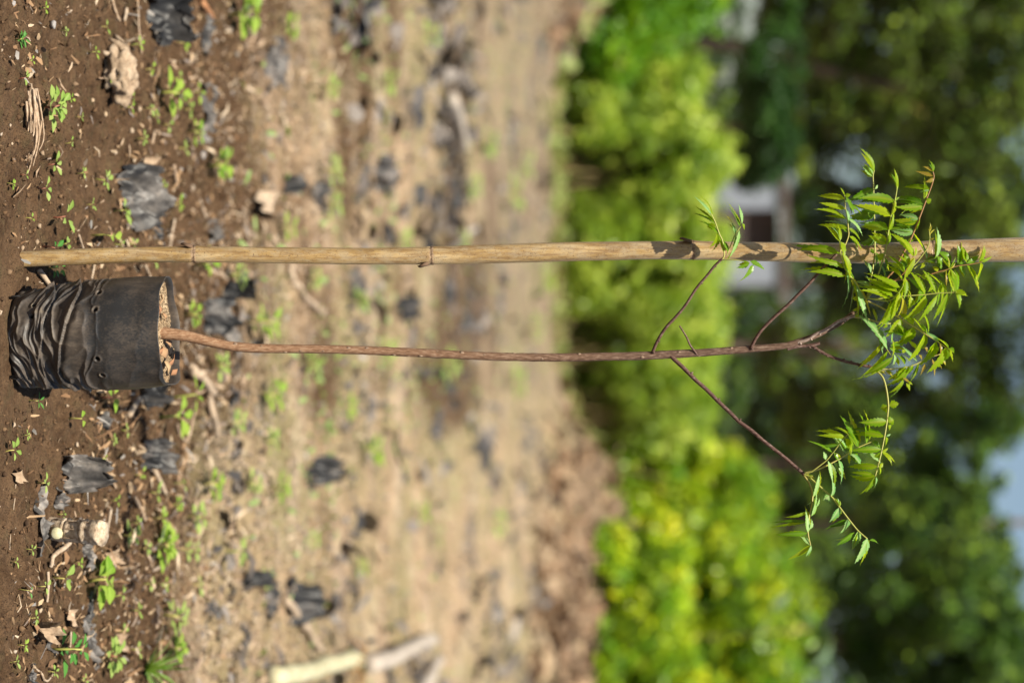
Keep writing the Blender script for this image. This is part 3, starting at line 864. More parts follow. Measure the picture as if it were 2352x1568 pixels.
# frond with the large drooping leaflets
frond(V1, [(1110, 2330), (1190, 2190), (1280, 1970), (1350, 1750), (1395, 1560), (1432, 1320), (1470, 1095), (1527, 870), (1556, 710), (1560, 650)],
      [((1525, 872), (998, 825), 172), ((1468, 1095), (958, 905), 160), ((1430, 1302), (1040, 1212), 165), ((1400, 1520), (1140, 1372), 140),
       ((1530, 868), (1600, 812), 42), ((1476, 1088), (1560, 850), 50), ((1436, 1320), (1530, 1058), 62), ((1400, 1540), (1480, 1310), 66), ((1556, 712), (1535, 380), 70), ((1553, 690), (1478, 462), 48),
       ((1350, 1745), (1260, 1680), 110, 'g', 1), ((1370, 1730), (1420, 1900), 60, 'd'), ((1330, 1850), (1400, 2000), 44, 'p')], 3.53, 3.515, 7, 4)
# frond reaching furthest up, bronze tips
frond(V2, [(156, 2240), (226, 2052), (326, 1932), (416, 1772), (500, 1620), (580, 1475), (640, 1330), (720, 1130), (800, 920), (868, 740), (915, 610), (940, 510), (925, 430)],
      [((926, 432), (900, 255), 62), ((918, 425), (780, 348), 52, 'r'), ((938, 500), (658, 415), 80, 'r'), ((940, 528), (812, 588), 74, 'r'), ((890, 692), (480, 625), 108), ((880, 705), (716, 738), 60, 'p'),
       ((788, 835), (802, 495), 62), ((778, 925), (380, 862), 150, 'd'), ((765, 955), (352, 958), 130), ((790, 980), (525, 995), 40, 'p'), ((708, 1150), (425, 1070), 118, 'p'), ((694, 1178), (338, 1152), 150),
       ((640, 1325), (312, 1325), 155, 'p'), ((815, 880), (908, 848), 84, 'g', 1), ((640, 1330), (742, 1145), 60), ((690, 1190), (350, 1235), 90, 'd'), ((560, 1480), (635, 1460), 50), ((600, 1420), (500, 1550), 60),
       ((628, 1310), (512, 1215), 40, 'd')], 3.535, 3.52, 8, 4, red=True)
# unopened shoot
frond(V2, [(496, 1972), (656, 1822), (756, 1702), (846, 1572), (878, 1440), (870, 1340), (885, 1240)],
      [((872, 1340), (893, 1200), 30, 'y'), ((875, 1310), (917, 1242), 24, 'r'), ((880, 1370), (958, 1298), 30, 'y'), ((885, 1450), (945, 1430), 32, 'r'), ((872, 1420), (862, 1280), 26, 'y'), ((850, 1550), (780, 1525), 36, 'r'), ((760, 1620), (690, 1640), 34, 'r')], 3.53, 3.515, 5, 2.5)
# two blue-green leaflets crossing the pole
frond(V4, [(440, 520), (520, 460), (605, 425), (640, 400), (700, 380), (760, 362), (800, 330)],
      [((638, 372), (462, -15), 120, 'p'), ((770, 365), (828, -95), 92, 'p'), ((795, 340), (745, 372), 60, 'd'), ((600, 425), (540, 520), 70), ((800, 335), (870, 480), 80, 'd')], 3.545, 3.53, 6, 4)
# yellow-green frond seen nearly edge-on
frond(V4, [(100, 690), (180, 680), (240, 630), (295, 580), (345, 500), (390, 415), (440, 325)],
      [((442, 322), (190, -30), 128), ((430, 330), (240, 20), 70), ((298, 572), (80, 298), 118), ((245, 625), (38, 455), 80), ((270, 705), (142, 480), 58), ((455, 365), (290, 720), 96), ((310, 650), (215, 960), 100),
       ((290, 700), (140, 1290), 98), ((320, 690), (298, 990), 72), ((430, 350), (360, 480), 90, 'y'), ((450, 330), (480, 180), 50), ((355, 480), (285, 240), 90), ((330, 520), (240, 380), 80, 'd')], 3.515, 3.50, 5, 3, red=True)
# dark glossy frond on the brownish stalk, outermost
frond(V4, [(-160, 800), (60, 740), (200, 690), (340, 688), (480, 655), (600, 620), (720, 595), (800, 570), (900, 545), (1000, 510), (1100, 480), (1230, 462), (1330, 448), (1420, 430), (1470, 410)],
      [((1105, 440), (1120, 160), 105, 'd'), ((1005, 415), (820, 238), 125, 'd'), ((985, 500), (900, 360), 70, 'd'), ((765, 420), (598, 368), 115, 'd'), ((850, 520), (785, 325), 96, 'd'), ((1235, 425), (1168, 178), 105), ((1240, 440), (1440, 302), 88, 'd'),
       ((1425, 415), (1546, 215), 76), ((1432, 418), (1610, 362), 58), ((1450, 432), (1385, 735), 112), ((1245, 475), (1412, 780), 112), ((1120, 475), (1240, 645), 95, 'd'), ((975, 545), (1055, 870), 115), ((1055, 535), (1128, 850), 86, 'd'),
       ((550, 735), (515, 1075), 118, 'd'), ((845, 700), (798, 1090), 70, 'd'), ((800, 560), (730, 480), 90), ((640, 620), (545, 640), 80, 'g', 1), ((1120, 440), (1225, 380), 60, 'd'), ((720, 770), (662, 880), 60), ((830, 600), (900, 660), 70, 'd')], 3.56, 3.55, 6, 3, red=True)
frond(V4, [(780, 600), (880, 570), (975, 520)], [((980, 520), (858, 325), 30), ((966, 505), (962, 335), 28, 'y'), ((995, 500), (1082, 345), 28), ((990, 520), (1080, 425), 28, 'y'), ((985, 530), (1095, 632), 34), ((930, 600), (940, 790), 34, 'r'), ((930, 545), (915, 660), 30, 'y')], 3.545, 3.535, 4, 2)
# even frond hanging below the pole
frond(V4, [(-270, 965), (-120, 975), (60, 950), (200, 935), (320, 930), (385, 925), (605, 910), (780, 890), (940, 882), (1055, 876), (1080, 872)],
      [((605, 900), (425, 525), 112), ((780, 886), (592, 535), 106), ((936, 875), (632, 532), 112), ((1058, 868), (965, 560), 104), ((388, 918), (330, 780), 66), ((388, 935), (372, 1135), 96), ((618, 925), (312, 1292), 142),
       ((796, 912), (528, 1342), 96), ((946, 895), (738, 1302), 104), ((1068, 885), (1160, 1092), 74), ((1062, 880), (1238, 890), 84, 'g', 1), ((730, 880), (690, 860), 40), ((800, 880), (870, 720), 70)], 3.525, 3.505, 6, 3)
# frond with four parallel leaflets
frond(V3, [(1130, 968), (1260, 985), (1380, 1005), (1450, 1000), (1520, 960), (1575, 890), (1620, 830), (1660, 760)],
      [((1600, 800), (1180, 603), 115), ((1565, 870), (1090, 628), 118), ((1512, 945), (1045, 740), 106), ((1450, 975), (1018, 828), 98), ((1468, 1008), (1280, 1405), 108), ((1535, 980), (1338, 1440), 112), ((1392, 1010), (1462, 1105), 46, 'p'),
       ((1600, 880), (1480, 1300), 84), ((1385, 1000), (1375, 940), 34), ((1640, 950), (1600, 1250), 76, 'y')], 3.515, 3.495, 6, 3)
# long frond along the lower edge of the crown
frond(V5, [(420, 20), (540, 75), (660, 140), (740, 185), (820, 230), (970, 325), (1110, 412), (1250, 502), (1370, 582), (1395, 600)],
      [((822, 238), (655, 465), 112), ((972, 332), (825, 565), 142), ((1106, 418), (928, 755), 140), ((1246, 512), (1035, 822), 128), ((1366, 588), (1180, 900), 122), ((1372, 588), (1458, 748), 68), ((828, 225), (885, 0), 74, 'y'), ((972, 305), (782, 145), 74),
       ((1105, 400), (975, 215), 66), ((1140, 412), (1040, 290), 46), ((1285, 518), (1110, 380), 52, 'p'), ((1400, 590), (1250, 445), 66), ((1395, 598), (1475, 640), 70, 'g', 1), ((1085, 165), (1188, 395), 64), ((880, 420), (610, 385), 105, 'd'), ((880, 430), (790, 300), 100), ((1010, 600), (940, 490), 62)], 3.535, 3.51, 6, 3)
# behind: short blue-green frond and the pale bark's tuft
frond(V5, [(250, 210), (320, 222), (380, 228), (520, 265), (640, 295), (700, 290)], [((530, 262), (500, 95), 46), ((690, 300), (720, 540), 62, 'p'), ((620, 295), (690, 280), 50, 'p'), ((660, 300), (610, 345), 50)], 3.56, 3.57, 7, 4)
frond(V5, [(260, 205), (300, 150), (340, 90), (380, 40)], [((330, 95), (240, 140), 60), ((350, 75), (300, 40), 60, 'd'), ((270, 200), (315, 180), 40)], 3.55, 3.545, 6, 4)
frond(V5, [(440, 300), (520, 420), (590, 520), (655, 605), (690, 655), (722, 698)],
      [((655, 595), (303, 142), 118, 'p'), ((607, 530), (303, 838), 78), ((662, 622), (348, 950), 84), ((728, 698), (380, 925), 100), ((722, 690), (742, 450), 36), ((742, 665), (732, 812), 40, 'p'), ((560, 470), (620, 660), 50, 'p'), ((690, 590), (860, 640), 60, 'd'), ((700, 560), (850, 545), 60, 'd')], 3.53, 3.51, 5, 3)
# dim leaflets deep in the crown, seen between the nearer ones
frond(V5, [(480, 830), (560, 840), (700, 838), (830, 828), (960, 800), (1080, 745), (1180, 700), (1300, 660)],
      [((800, 800), (750, 650), 50), ((870, 785), (780, 650), 52), ((940, 755), (850, 670), 44), ((815, 825), (790, 940), 62), ((880, 805), (750, 985), 80), ((885, 810), (670, 1000), 86), ((930, 800), (660, 1080), 82), ((960, 780), (880, 930), 70),
       ((1035, 760), (945, 1005), 30), ((1015, 745), (840, 560), 52, 'p'), ((850, 650), (860, 590), 60), ((1110, 780), (1065, 920), 50, 'r'), ((1200, 720), (1235, 925), 50, 'r'), ((1300, 655), (1308, 520), 40, 'r'), ((1110, 580), (1150, 640), 40, 'r'), ((1040, 670), (1080, 730), 50, 'r'),
       ((1330, 740), (1368, 795), 32, 'y'), ((1290, 790), (1320, 840), 30, 'y'), ((860, 960), (690, 1148), 60), ((770, 850), (752, 985), 40, 'y'), ((850, 950), (950, 1020), 44, 'r'), ((890, 1010), (935, 1100), 60), ((910, 990), (970, 1025), 28)], 3.575, 3.58, 5, 3)
frond(V5, [(470, 810), (540, 850), (600, 860), (690, 855), (740, 850)], [((600, 870), (650, 905), 24, 'y'), ((640, 870), (735, 930), 40, 'y'), ((650, 860), (740, 895), 30), ((560, 860), (630, 900), 30)], 3.55, 3.545, 5, 3)
frond(V3, [(880, 1250), (910, 1170), (990, 1100), (1040, 1040), (1090, 990), (1150, 930), (1220, 830)],
      [((1000, 985), (870, 960), 90), ((985, 1105), (885, 1160), 70, 'd'), ((1180, 800), (950, 690), 96, 'p'), ((1150, 850), (1290, 905), 56), ((1185, 610), (1075, 365), 72, 'p'), ((1160, 720), (1105, 620), 46, 'p'), ((1230, 740), (1290, 800), 60), ((1030, 1060), (1010, 1130), 60)], 3.57, 3.56, 6, 4)
# hanging frond left of the fork, crossing in front of the pole
frond(V3, [(1080, 985), (1010, 860), (920, 720), (835, 605), (775, 520), (735, 400), (712, 290), (698, 150), (695, 90)],
      [((692, 285), (68, 202), 158), ((742, 465), (218, 302), 98), ((785, 628), (236, 562), 126), ((692, 105), (497, -145), 84), ((702, 100), (688, -155), 58), ((700, 90), (605, -125), 50, 'p'), ((712, 120), (785, 345), 84), ((735, 290), (902, 700), 92),
       ((785, 495), (818, 1122), 66, 'p'), ((760, 510), (662, 465), 46), ((860, 650), (915, 790), 60, 'y'), ((905, 690), (1000, 1298), 62), ((950, 790), (1152, 1345), 96, 'p'), ((985, 815), (1180, 1225), 72, 'y'), ((670, 500), (545, 420), 62, 'p'), ((880, 680), (1000, 800), 56, 'y')], 3.53, 3.49, 7, 3)
# long hanging frond
frond(V6, [(1050, -475), (1122, -427), (1200, -338), (1245, -183), (1270, 20), (1262, 140), (1252, 240), (1222, 430), (1180, 640), (1132, 840), (1096, 972)],
      [((1258, 32), (1165, 75), 118, 'g', 1), ((1285, 32), (1418, 0), 96, 'g', 1), ((1250, 240), (893, 245), 138), ((1268, 250), (1350, 215), 110, 'g', 1), ((1272, 290), (1295, 360), 60), ((1216, 440), (808, 405), 118), ((1238, 450), (1242, 566), 52), ((1245, 440), (1306, 408), 36, 'p'), ((1172, 615), (778, 618), 118),
       ((1186, 655), (1272, 598), 52), ((1128, 842), (716, 855), 118), ((1145, 842), (1168, 955), 72), ((1150, 850), (1202, 795), 60), ((1088, 972), (752, 982), 105), ((1086, 985), (978, 1195), 62), ((1104, 985), (1095, 1130), 44, 'p'), ((1180, 660), (1075, 720), 90)], 3.545, 3.51, 8, 4)
# two fronds at the end of the long side branch
frond(V6, [(150, 932), (300, 892), (420, 842), (520, 792), (620, 740), (710, 686), (790, 630), (860, 592), (965, 545), (1050, 512)],
      [((700, 662), (518, 380), 118, 'p'), ((728, 645), (625, 430), 110, 'd'), ((862, 580), (658, 152), 122, 'd'), ((850, 570), (725, 340), 100), ((972, 530), (934, 125), 112, 'd'), ((540, 790), (662, 1012), 96, 'p'), ((600, 750), (686, 1062), 62, 'p'), ((755, 668), (915, 810), 145, 'p'),
       ((765, 665), (885, 720), 90, 'd'), ((1050, 515), (1180, 590), 72, 'd'), ((920, 655), (1192, 780), 72, 'p'), ((1195, 665), (1334, 808), 56), ((735, 680), (756, 815), 50), ((870, 890), (905, 950), 50, 'p'), ((640, 730), (540, 650), 40)], 3.525, 3.53, 7, 3)
frond(V6, [(150, 940), (230, 915), (300, 870), (440, 762), (510, 680), (560, 620), (630, 520), (692, 452), (732, 410)],
      [((690, 450), (338, 392), 78), ((730, 410), (568, 298), 38), ((733, 420), (860, 572), 66), ((692, 468), (752, 595), 78), ((735, 470), (782, 690), 50), ((598, 552), (298, 558), 56, 'd'), ((432, 752), (408, 630), 62, 'p'), ((462, 772), (532, 1066), 62, 'p'), ((520, 655), (218, 465), 44, 'd'), ((545, 660), (610, 770), 50, 'd'), ((490, 620), (400, 560), 44, 'p')], 3.52, 3.50, 5, 3)
frond(V7, [(488, 262), (520, 310), (560, 370), (590, 450), (604, 530), (600, 610), (588, 690), (568, 770), (548, 880), (540, 960), (544, 1050), (560, 1130), (576, 1200)],
      [((610, 552), (712, 258), 76, 'p'), ((602, 590), (530, 672), 32, 'p'), ((548, 752), (243, 835), 54), ((542, 882), (62, 908), 58, 'd'), ((528, 1036), (105, 1072), 90, 'd'), ((562, 1202), (276, 1402), 84), ((540, 1030), (533, 730), 74, 'p'), ((590, 805), (680, 498), 74, 'p'),
       ((576, 1205), (443, 1075), 74, 'p'), ((584, 1205), (522, 1358), 52, 'p'), ((640, 690), (712, 580), 42, 'p'), ((565, 985), (610, 850), 50, 'p')], 3.525, 3.50, 7, 4)
frond(V7, [(520, 275), (580, 310), (640, 360), (700, 412), (840, 535), (905, 605), (960, 682), (1080, 842), (1210, 1002), (1335, 1112)],
      [((850, 545), (892, 340), 80, 'p'), ((838, 540), (748, 600), 106, 'p', 1), ((965, 690), (836, 918), 104, 'p'), ((1078, 845), (973, 1056), 112, 'p'), ((1218, 1005), (1134, 1262), 122, 'p'), ((1332, 1112), (1178, 1442), 132, 'p'), ((1320, 1200), (1200, 1370), 70), ((1050, 858), (826, 960), 86, 'd'),
       ((1162, 1028), (935, 1216), 92, 'd'), ((1368, 1132), (1490, 1165), 44, 'd'), ((965, 675), (908, 565), 30), ((955, 670), (942, 565), 26, 'p'), ((970, 675), (972, 600), 30)], 3.53, 3.505, 8, 5)
frond(V7, [(490, 255), (530, 270), (560, 280), (600, 275)], [((540, 270), (610, 262), 36), ((560, 280), (632, 300), 36, 'y'), ((540, 285), (590, 315), 36), ((520, 262), (560, 250), 30, 'y')], 3.525, 3.52, 9, 6)
# small spray at the tip of the lowest side branch, in front of the pole
frond(V8, [(690, 1165), (722, 1085), (695, 890), (645, 775), (585, 605), (540, 510), (520, 470)],
      [((645, 785), (360, 548), 54, 'd'), ((582, 620), (300, 330), 50), ((540, 520), (298, 182), 54, 'p'), ((615, 760), (532, 995), 102), ((590, 640), (455, 682), 92, 'g', 1), ((722, 1075), (640, 805), 82), ((772, 1050), (690, 850), 86, 'd'), ((560, 580), (500, 500), 60)], 3.52, 3.51, 6, 3)
frond(V8, [(760, 1100), (790, 1020), (835, 910), (880, 800), (940, 710), (985, 640)],
      [((890, 785), (830, 590), 46, 'p'), ((835, 610), (760, 502), 26, 'y'), ((962, 682), (803, 360), 62, 'd'), ((988, 625), (952, 325), 56, 'p'), ((995, 625), (1025, 722), 44), ((945, 735), (805, 1148), 82, 'p'), ((890, 800), (850, 990), 60, 'd')], 3.52, 3.515, 4, 3)
frond(V8, [(700, 1160), (760, 1162), (880, 1170), (990, 1186), (1060, 1200), (1110, 1212)],
      [((1100, 1222), (905, 1292), 82, 'd'), ((1155, 1248), (1008, 1468), 92, 'd'), ((1115, 1195), (1345, 1308), 92, 'd'), ((1090, 1210), (1000, 1180), 40)], 3.52, 3.515, 4, 3)

# ------------------------------------------------------------------ shrubs and trees
def leaf_cloud(n, blobs, lo, hi, shell=0.5, wid=0.55, droop=0.3, cl=0.17, hole=0.0):
    """n leaves spread through ellipsoids (cx, cy, cz, rx, ry, rz, weight), more of them near the surface."""
    bl = np.array(blobs, float)
    wgt = bl[:, 6] / bl[:, 6].sum()
    k = rng.choice(len(bl), n, p=wgt)
    d = rng.normal(size=(n, 3)); d /= np.linalg.norm(d, axis=1, keepdims=True)
    r = np.where(rng.random(n) < shell, rng.uniform(0.78, 1.06, n), rng.random(n) ** (1 / 3))
    lump = 1 + 0.20 * vnoise(d[:, 0] * 3 + k * 7.1, d[:, 1] * 3 + d[:, 2] * 2.3, 5) + 0.10 * vnoise(d[:, 0] * 8 + k, d[:, 2] * 8 - d[:, 1] * 5, 6)
    p = bl[k, :3] + d * bl[k, 3:6] * (r * lump)[:, None]
    if hole:                            # clumps of leaves with dark pockets between them
        q0 = vnoise(p[:, 0] / hole + 3, p[:, 2] / hole + 0.6 * p[:, 1], 31) + 0.5 * vnoise(p[:, 0] / hole * 2.3, p[:, 2] / hole * 2.3 - p[:, 1], 32)
        p = p[q0 > -0.12 - 0.5 * rng.random(n)]; n = len(p)
    L = rng.uniform(lo, hi, n)
    a, b, c = rand_rot(n, 0.42)
    a[:, 2] -= droop; a /= np.linalg.norm(a, axis=1, keepdims=True)
    b = np.cross(c, a); b /= np.linalg.norm(b, axis=1, keepdims=True) + 1e-9
    c = np.cross(a, b)
    W = L * wid
    A, B = a * (L / 2)[:, None], b * (W / 2)[:, None]
    fold = c * (W * 0.18)[:, None]
    q = np.stack([p - A, p - A * .15 - B + fold, p + A, p - A * .15 + B + fold], 1).reshape(-1, 3)
    i = 4 * np.arange(n)[:, None]
    tri = np.concatenate([i + np.array([[0, 1, 2]]), i + np.array([[0, 2, 3]])], 0)
    rnd = np.repeat(np.clip(rng.random(n) * 0.5 + 0.5 * (0.5 + 0.95 * vnoise(p[:, 0] / cl, p[:, 2] / cl + p[:, 1], 12)), 0, 1), 4)
    return q, tri, rnd


def foliage(name, parent, n, blobs, lo, hi, mat, origin=None, **kw):
    q, tri, rnd = leaf_cloud(n, blobs, lo, hi, **kw)
    o = link(name, mesh_np(name, q, tris=tri, smooth=False, attrs={'tint': rnd}), mat, parent, origin)
    o['kind'] = 'stuff'
    return o


def gleaf(name, stops, back, trans, tf=0.3, rough=0.42):
    return leaf_mat(name, stops, back, trans, tf, rough, src='tint', spec=0.5 if name.startswith('shrub') else 0.16)


MAT['sh_olive'] = gleaf('shrub_olive', [(0, (0.05, 0.125, 0.004)), (0.35, (0.20, 0.32, 0.020)), (0.7, (0.42, 0.53, 0.065)), (1, (0.62, 0.67, 0.12))], (0.28, 0.40, 0.09), (0.6, 0.78, 0.03), 0.38)
MAT['sh_vivid'] = gleaf('shrub_vivid', [(0, (0.045, 0.17, 0.003)), (0.5, (0.13, 0.31, 0.005)), (0.85, (0.24, 0.42, 0.008)), (1, (0.46, 0.50, 0.012))], (0.12, 0.26, 0.03), (0.36, 0.62, 0.012), 0.36)
MAT['sh_yellow'] = gleaf('shrub_yellow', [(0, (0.06, 0.20, 0.003)), (0.4, (0.22, 0.40, 0.006)), (0.75, (0.46, 0.56, 0.010)), (1, (0.74, 0.70, 0.015))], (0.2, 0.32, 0.05), (0.55, 0.68, 0.02), 0.36)
MAT['tr_dark'] = gleaf('tree_dark', [(0, (0.012, 0.034, 0.010)), (0.6, (0.045, 0.090, 0.012)), (1, (0.13, 0.19, 0.022))], (0.05, 0.08, 0.05), (0.07, 0.12, 0.02), 0.18)
MAT['tr_mid'] = gleaf('tree_mid', [(0, (0.024, 0.068, 0.007)), (0.5, (0.105, 0.205, 0.022)), (1, (0.28, 0.40, 0.045))], (0.06, 0.10, 0.05), (0.12, 0.20, 0.03), 0.2)
MAT['tr_olive'] = gleaf('tree_olive', [(0, (0.024, 0.056, 0.007)), (0.5, (0.110, 0.180, 0.022)), (1, (0.29, 0.39, 0.045))], (0.08, 0.09, 0.04), (0.15, 0.18, 0.03), 0.2)
MAT['tr_deep'] = gleaf('tree_deep', [(0, (0.010, 0.035, 0.006)), (0.6, (0.028, 0.085, 0.012)), (1, (0.07, 0.17, 0.02))], (0.05, 0.09, 0.04), (0.08, 0.18, 0.02), 0.18)
m = NT('grey_trunk'); g = m.noise(9, 5, 0.65, m.coord((1, 1, 0.3))); m.set(col=m.ramp(g, [(0.3, (0.09, 0.065, 0.05)), (0.7, (0.22, 0.17, 0.13))]), rough=0.9, nrm=m.bump(g, 0.6, 0.02)); MAT['trunk'] = m.m
m = NT('shrub_stem'); m.set(col=(0.20, 0.15, 0.06), rough=0.8); MAT['shrub_stem'] = m.m


def at(u, Y, z):                       # photo row u (across the field) at view distance Y, height z
    return Vector(((u - 784) / FPX * Y, Y, z))


def zv(v, Y):                          # height seen at photo column v at distance Y
    return CAM_H + Y * math.tan(math.atan((v - 1176) / FPX) - PITCH)


def shrub(label, u0, u1, vb, vt, Y, mat, n, lo, hi, nst=9, cat='shrub', group=None, wid=0.55, lobes=7, lift=0.2):
    x0, x1 = (u0 - 784) / FPX * Y, (u1 - 784) / FPX * Y
    xc, hw = (x0 + x1) / 2, (x1 - x0) / 2
    g = hz(xc, Y)
    zt = zv(vt, Y)
    h = zt - g
    root = empty('shrub', (xc, Y, g), label, cat, group)
    blobs = []
    for i in range(lobes):
        bx = xc + hw * R.uniform(-0.68, 0.68)
        rz_ = h * R.uniform(0.24, 0.34)
        cz = g + h * R.uniform(lift + 0.22, 0.74)
        if cz + rz_ > zt: cz = zt - rz_
        rx_ = min(hw * 0.52, 0.6) * R.uniform(0.75, 1.1)
        blobs.append((bx, Y + R.uniform(-0.3, 0.4), cz, rx_, 0.45, rz_, rx_ * rz_))
    blobs.append((xc, Y + 0.15, g + h * 0.56, hw * 0.78, 0.5, h * 0.36, hw * h * 0.5))
    for i in range(5):          # skirts down to the soil, set back behind the bare stems
        blobs.append((xc + hw * (i - 2) * 0.40, Y + (R.uniform(0.25, 0.5) if lift > 0.22 else R.uniform(-0.40, -0.15)), g + h * 0.22, hw * 0.34, 0.40, h * 0.24, hw * h * (0.11 if lift > 0.22 else 0.16)))
    foliage('foliage', root, int(n * 1.25), blobs, lo * 1.2, hi * 1.2, mat, wid=wid, hole=0.19)
    foliage('inner_foliage', root, int(n * 0.55), [(b[0], b[1] + 0.28, b[2], b[3] * .96, b[4] * .7, b[5] * .94, b[6]) for b in blobs], lo * 1.3, hi * 1.3, mat, wid=0.7, shell=0.2)
    for i in range(nst):
        sx_ = xc + hw * R.uniform(-0.6, 0.6)
        b = Vector((sx_, Y + R.uniform(-0.35, 0.1), 0)); b.z = hz(b.x, b.y) - 0.02
        t = Vector((sx_ + R.uniform(-0.25, 0.25), b.y + R.uniform(-0.1, 0.3), g + h * R.uniform(0.45, 0.7)))
        md = (b + t) / 2 + Vector((R.uniform(-0.06, 0.06), 0, 0))
        p = smooth_path([b, md, t], 3)
        MB().tube(p, np.linspace(0.016, 0.006, len(p)), 5).build('stem', MAT['shrub_stem'], root, b)
    return root, xc, hw, g, h


shrub('saturated green bush at the top edge of the photo, tallest end of the clipped row', -420, 150, 1400, 1700, 21.2, MAT['sh_vivid'], 15000, 0.05, 0.10, lobes=10)
shrub('olive bush showing round pale leaves, next to the saturated green bush at the top edge', 60, 330, 1300, 1640, 21.6, MAT['sh_olive'], 11000, 0.04, 0.095)
shrub('olive bush over a dark hollow with bare stems, above the bamboo pole', 250, 520, 1290, 1700, 22.0, MAT['sh_olive'], 13000, 0.04, 0.09, nst=16, lift=0.27)
shrub('light green bush directly behind the bamboo pole', 450, 720, 1290, 1702, 22.2, MAT['sh_olive'], 13000, 0.04, 0.09, nst=12)
shrub('flat-topped bush behind the lower stem of the sapling, dark at its foot', 650, 900, 1285, 1705, 22.2, MAT['sh_olive'], 12500, 0.04, 0.085, nst=14, lift=0.27)
shrub('sloping light green bush behind the sapling, between its stem and the soil heap', 850, 1080, 1290, 1670, 22.4, MAT['sh_olive'], 10500, 0.04, 0.085, nst=18, lift=0.25)
shrub('vivid yellow-green rounded bush rising behind the heap of bare soil', 985, 1330, 1440, 1800, 23.0, MAT['sh_yellow'], 13000, 0.05, 0.10, lobes=9)
shrub('big yellow-speckled bush at the bottom edge of the photo, behind the soil heap', 1180, 1800, 1370, 1900, 20.8, MAT['sh_yellow'], 15000, 0.05, 0.12, lobes=12)
shrub('low green bush between the yellow-speckled bush and the soil heap at the bottom edge', 1215, 1620, 1350, 1620, 19.6, MAT['sh_yellow'], 9000, 0.05, 0.11, lobes=9)

shrub('green bush continuing the clipped row past the top edge of the photo', -1150, -380, 1400, 1720, 21.4, MAT['sh_vivid'], 13000, 0.05, 0.10, lobes=10)
shrub('yellow-green bush continuing past the bottom edge of the photo', 1760, 2500, 1370, 1860, 21.0, MAT['sh_yellow'], 13000, 0.05, 0.12, lobes=11)

# broad grey-green leaves of one plant growing through the bottom bush
bl = at(1450, 20.1, 0); bl.z = hz(bl.x, bl.y)
broad = empty('broad_leaf_plant', bl, 'plant with a few large grey-green leaves sticking out of the bush at the bottom edge', 'plant')
MAT['broad'] = leaf_mat('broad_leaf', [(0, (0.14, 0.22, 0.13)), (1, (0.22, 0.30, 0.20))], (0.22, 0.3, 0.2), (0.3, 0.45, 0.15), 0.2, 0.3, vein=(0.3, 0.36, 0.25))
MB().tube(smooth_path([bl, bl + Vector((0.05, 0, 0.9)), at(1440, 20.0, zv(1860, 20.1))], 5), np.linspace(0.025, 0.01, 11), 7).build('stem', MAT['shrub_stem'], broad, bl)
for (u, v, du, dv, L) in ((1400, 1850, 70, 25, .34), (1500, 1885, 75, -45, .36), (1440, 1745, 60, -25, .28), (1375, 1795, -40, 40, .22), (1540, 1800, 50, 30, .26)):
    c = at(u, 19.95, zv(v, 19.95)); d = Vector((du, -20, dv)).normalized()
    leaflet(c - d * L / 2, c + d * L / 2, L * 0.5, 0.5, 0.1, 0.05, MAT['broad'], broad).name = 'large_leaf'

def tree(label, Y, crown, n, lo, hi, mat, trunk, tw, cat='tree', name='tree', group=None, limbs=()):
    """crown: list of (u, v, ru, rv) ellipses; trunk: list of (u, v) up the middle."""
    tp = [at(u, Y, zv(v, Y)) for u, v in trunk]
    tp[0].z = hz(tp[0].x, Y) - 0.1
    root = empty(name, (tp[0].x, Y, tp[0].z + 0.1), label, cat, group)
    p = smooth_path(tp, 5)
    MB().tube(p, np.linspace(tw, tw * 0.55, len(p)), 10, jit=0.05).build('trunk', MAT['trunk'], root, p[0])
    for lb in limbs:
        q = smooth_path([at(u, Y + R.uniform(-.3, .3), zv(v, Y)) for u, v in lb], 4)
        MB().tube(q, np.linspace(tw * 0.5, tw * 0.2, len(q)), 7, jit=0.05).build('limb', MAT['trunk'], root, q[0])
    k = Y / FPX
    blobs = []
    for (u, v, ru, rv) in crown:
        c = at(u, Y, zv(v, Y))
        blobs.append((c.x, Y + R.uniform(-0.6, 0.6), c.z, ru * k, min(ru, rv) * k * 1.0 + 0.3, rv * k, ru * rv))
        for _ in range(5):
            a = R.uniform(0, 6.28); f = R.uniform(0.45, 0.95)
            blobs.append((c.x + math.cos(a) * ru * k * f, Y + R.uniform(-1.4, 0.6), c.z + math.sin(a) * rv * k * f, ru * k * R.uniform(.25, .45), ru * k * .35, rv * k * R.uniform(.22, .4), ru * rv * 0.14))
    foliage('crown', root, int(n * 1.25), blobs, lo * 1.25, hi * 1.25, mat, wid=0.55, shell=0.4, cl=0.42, hole=0.55)
    return root


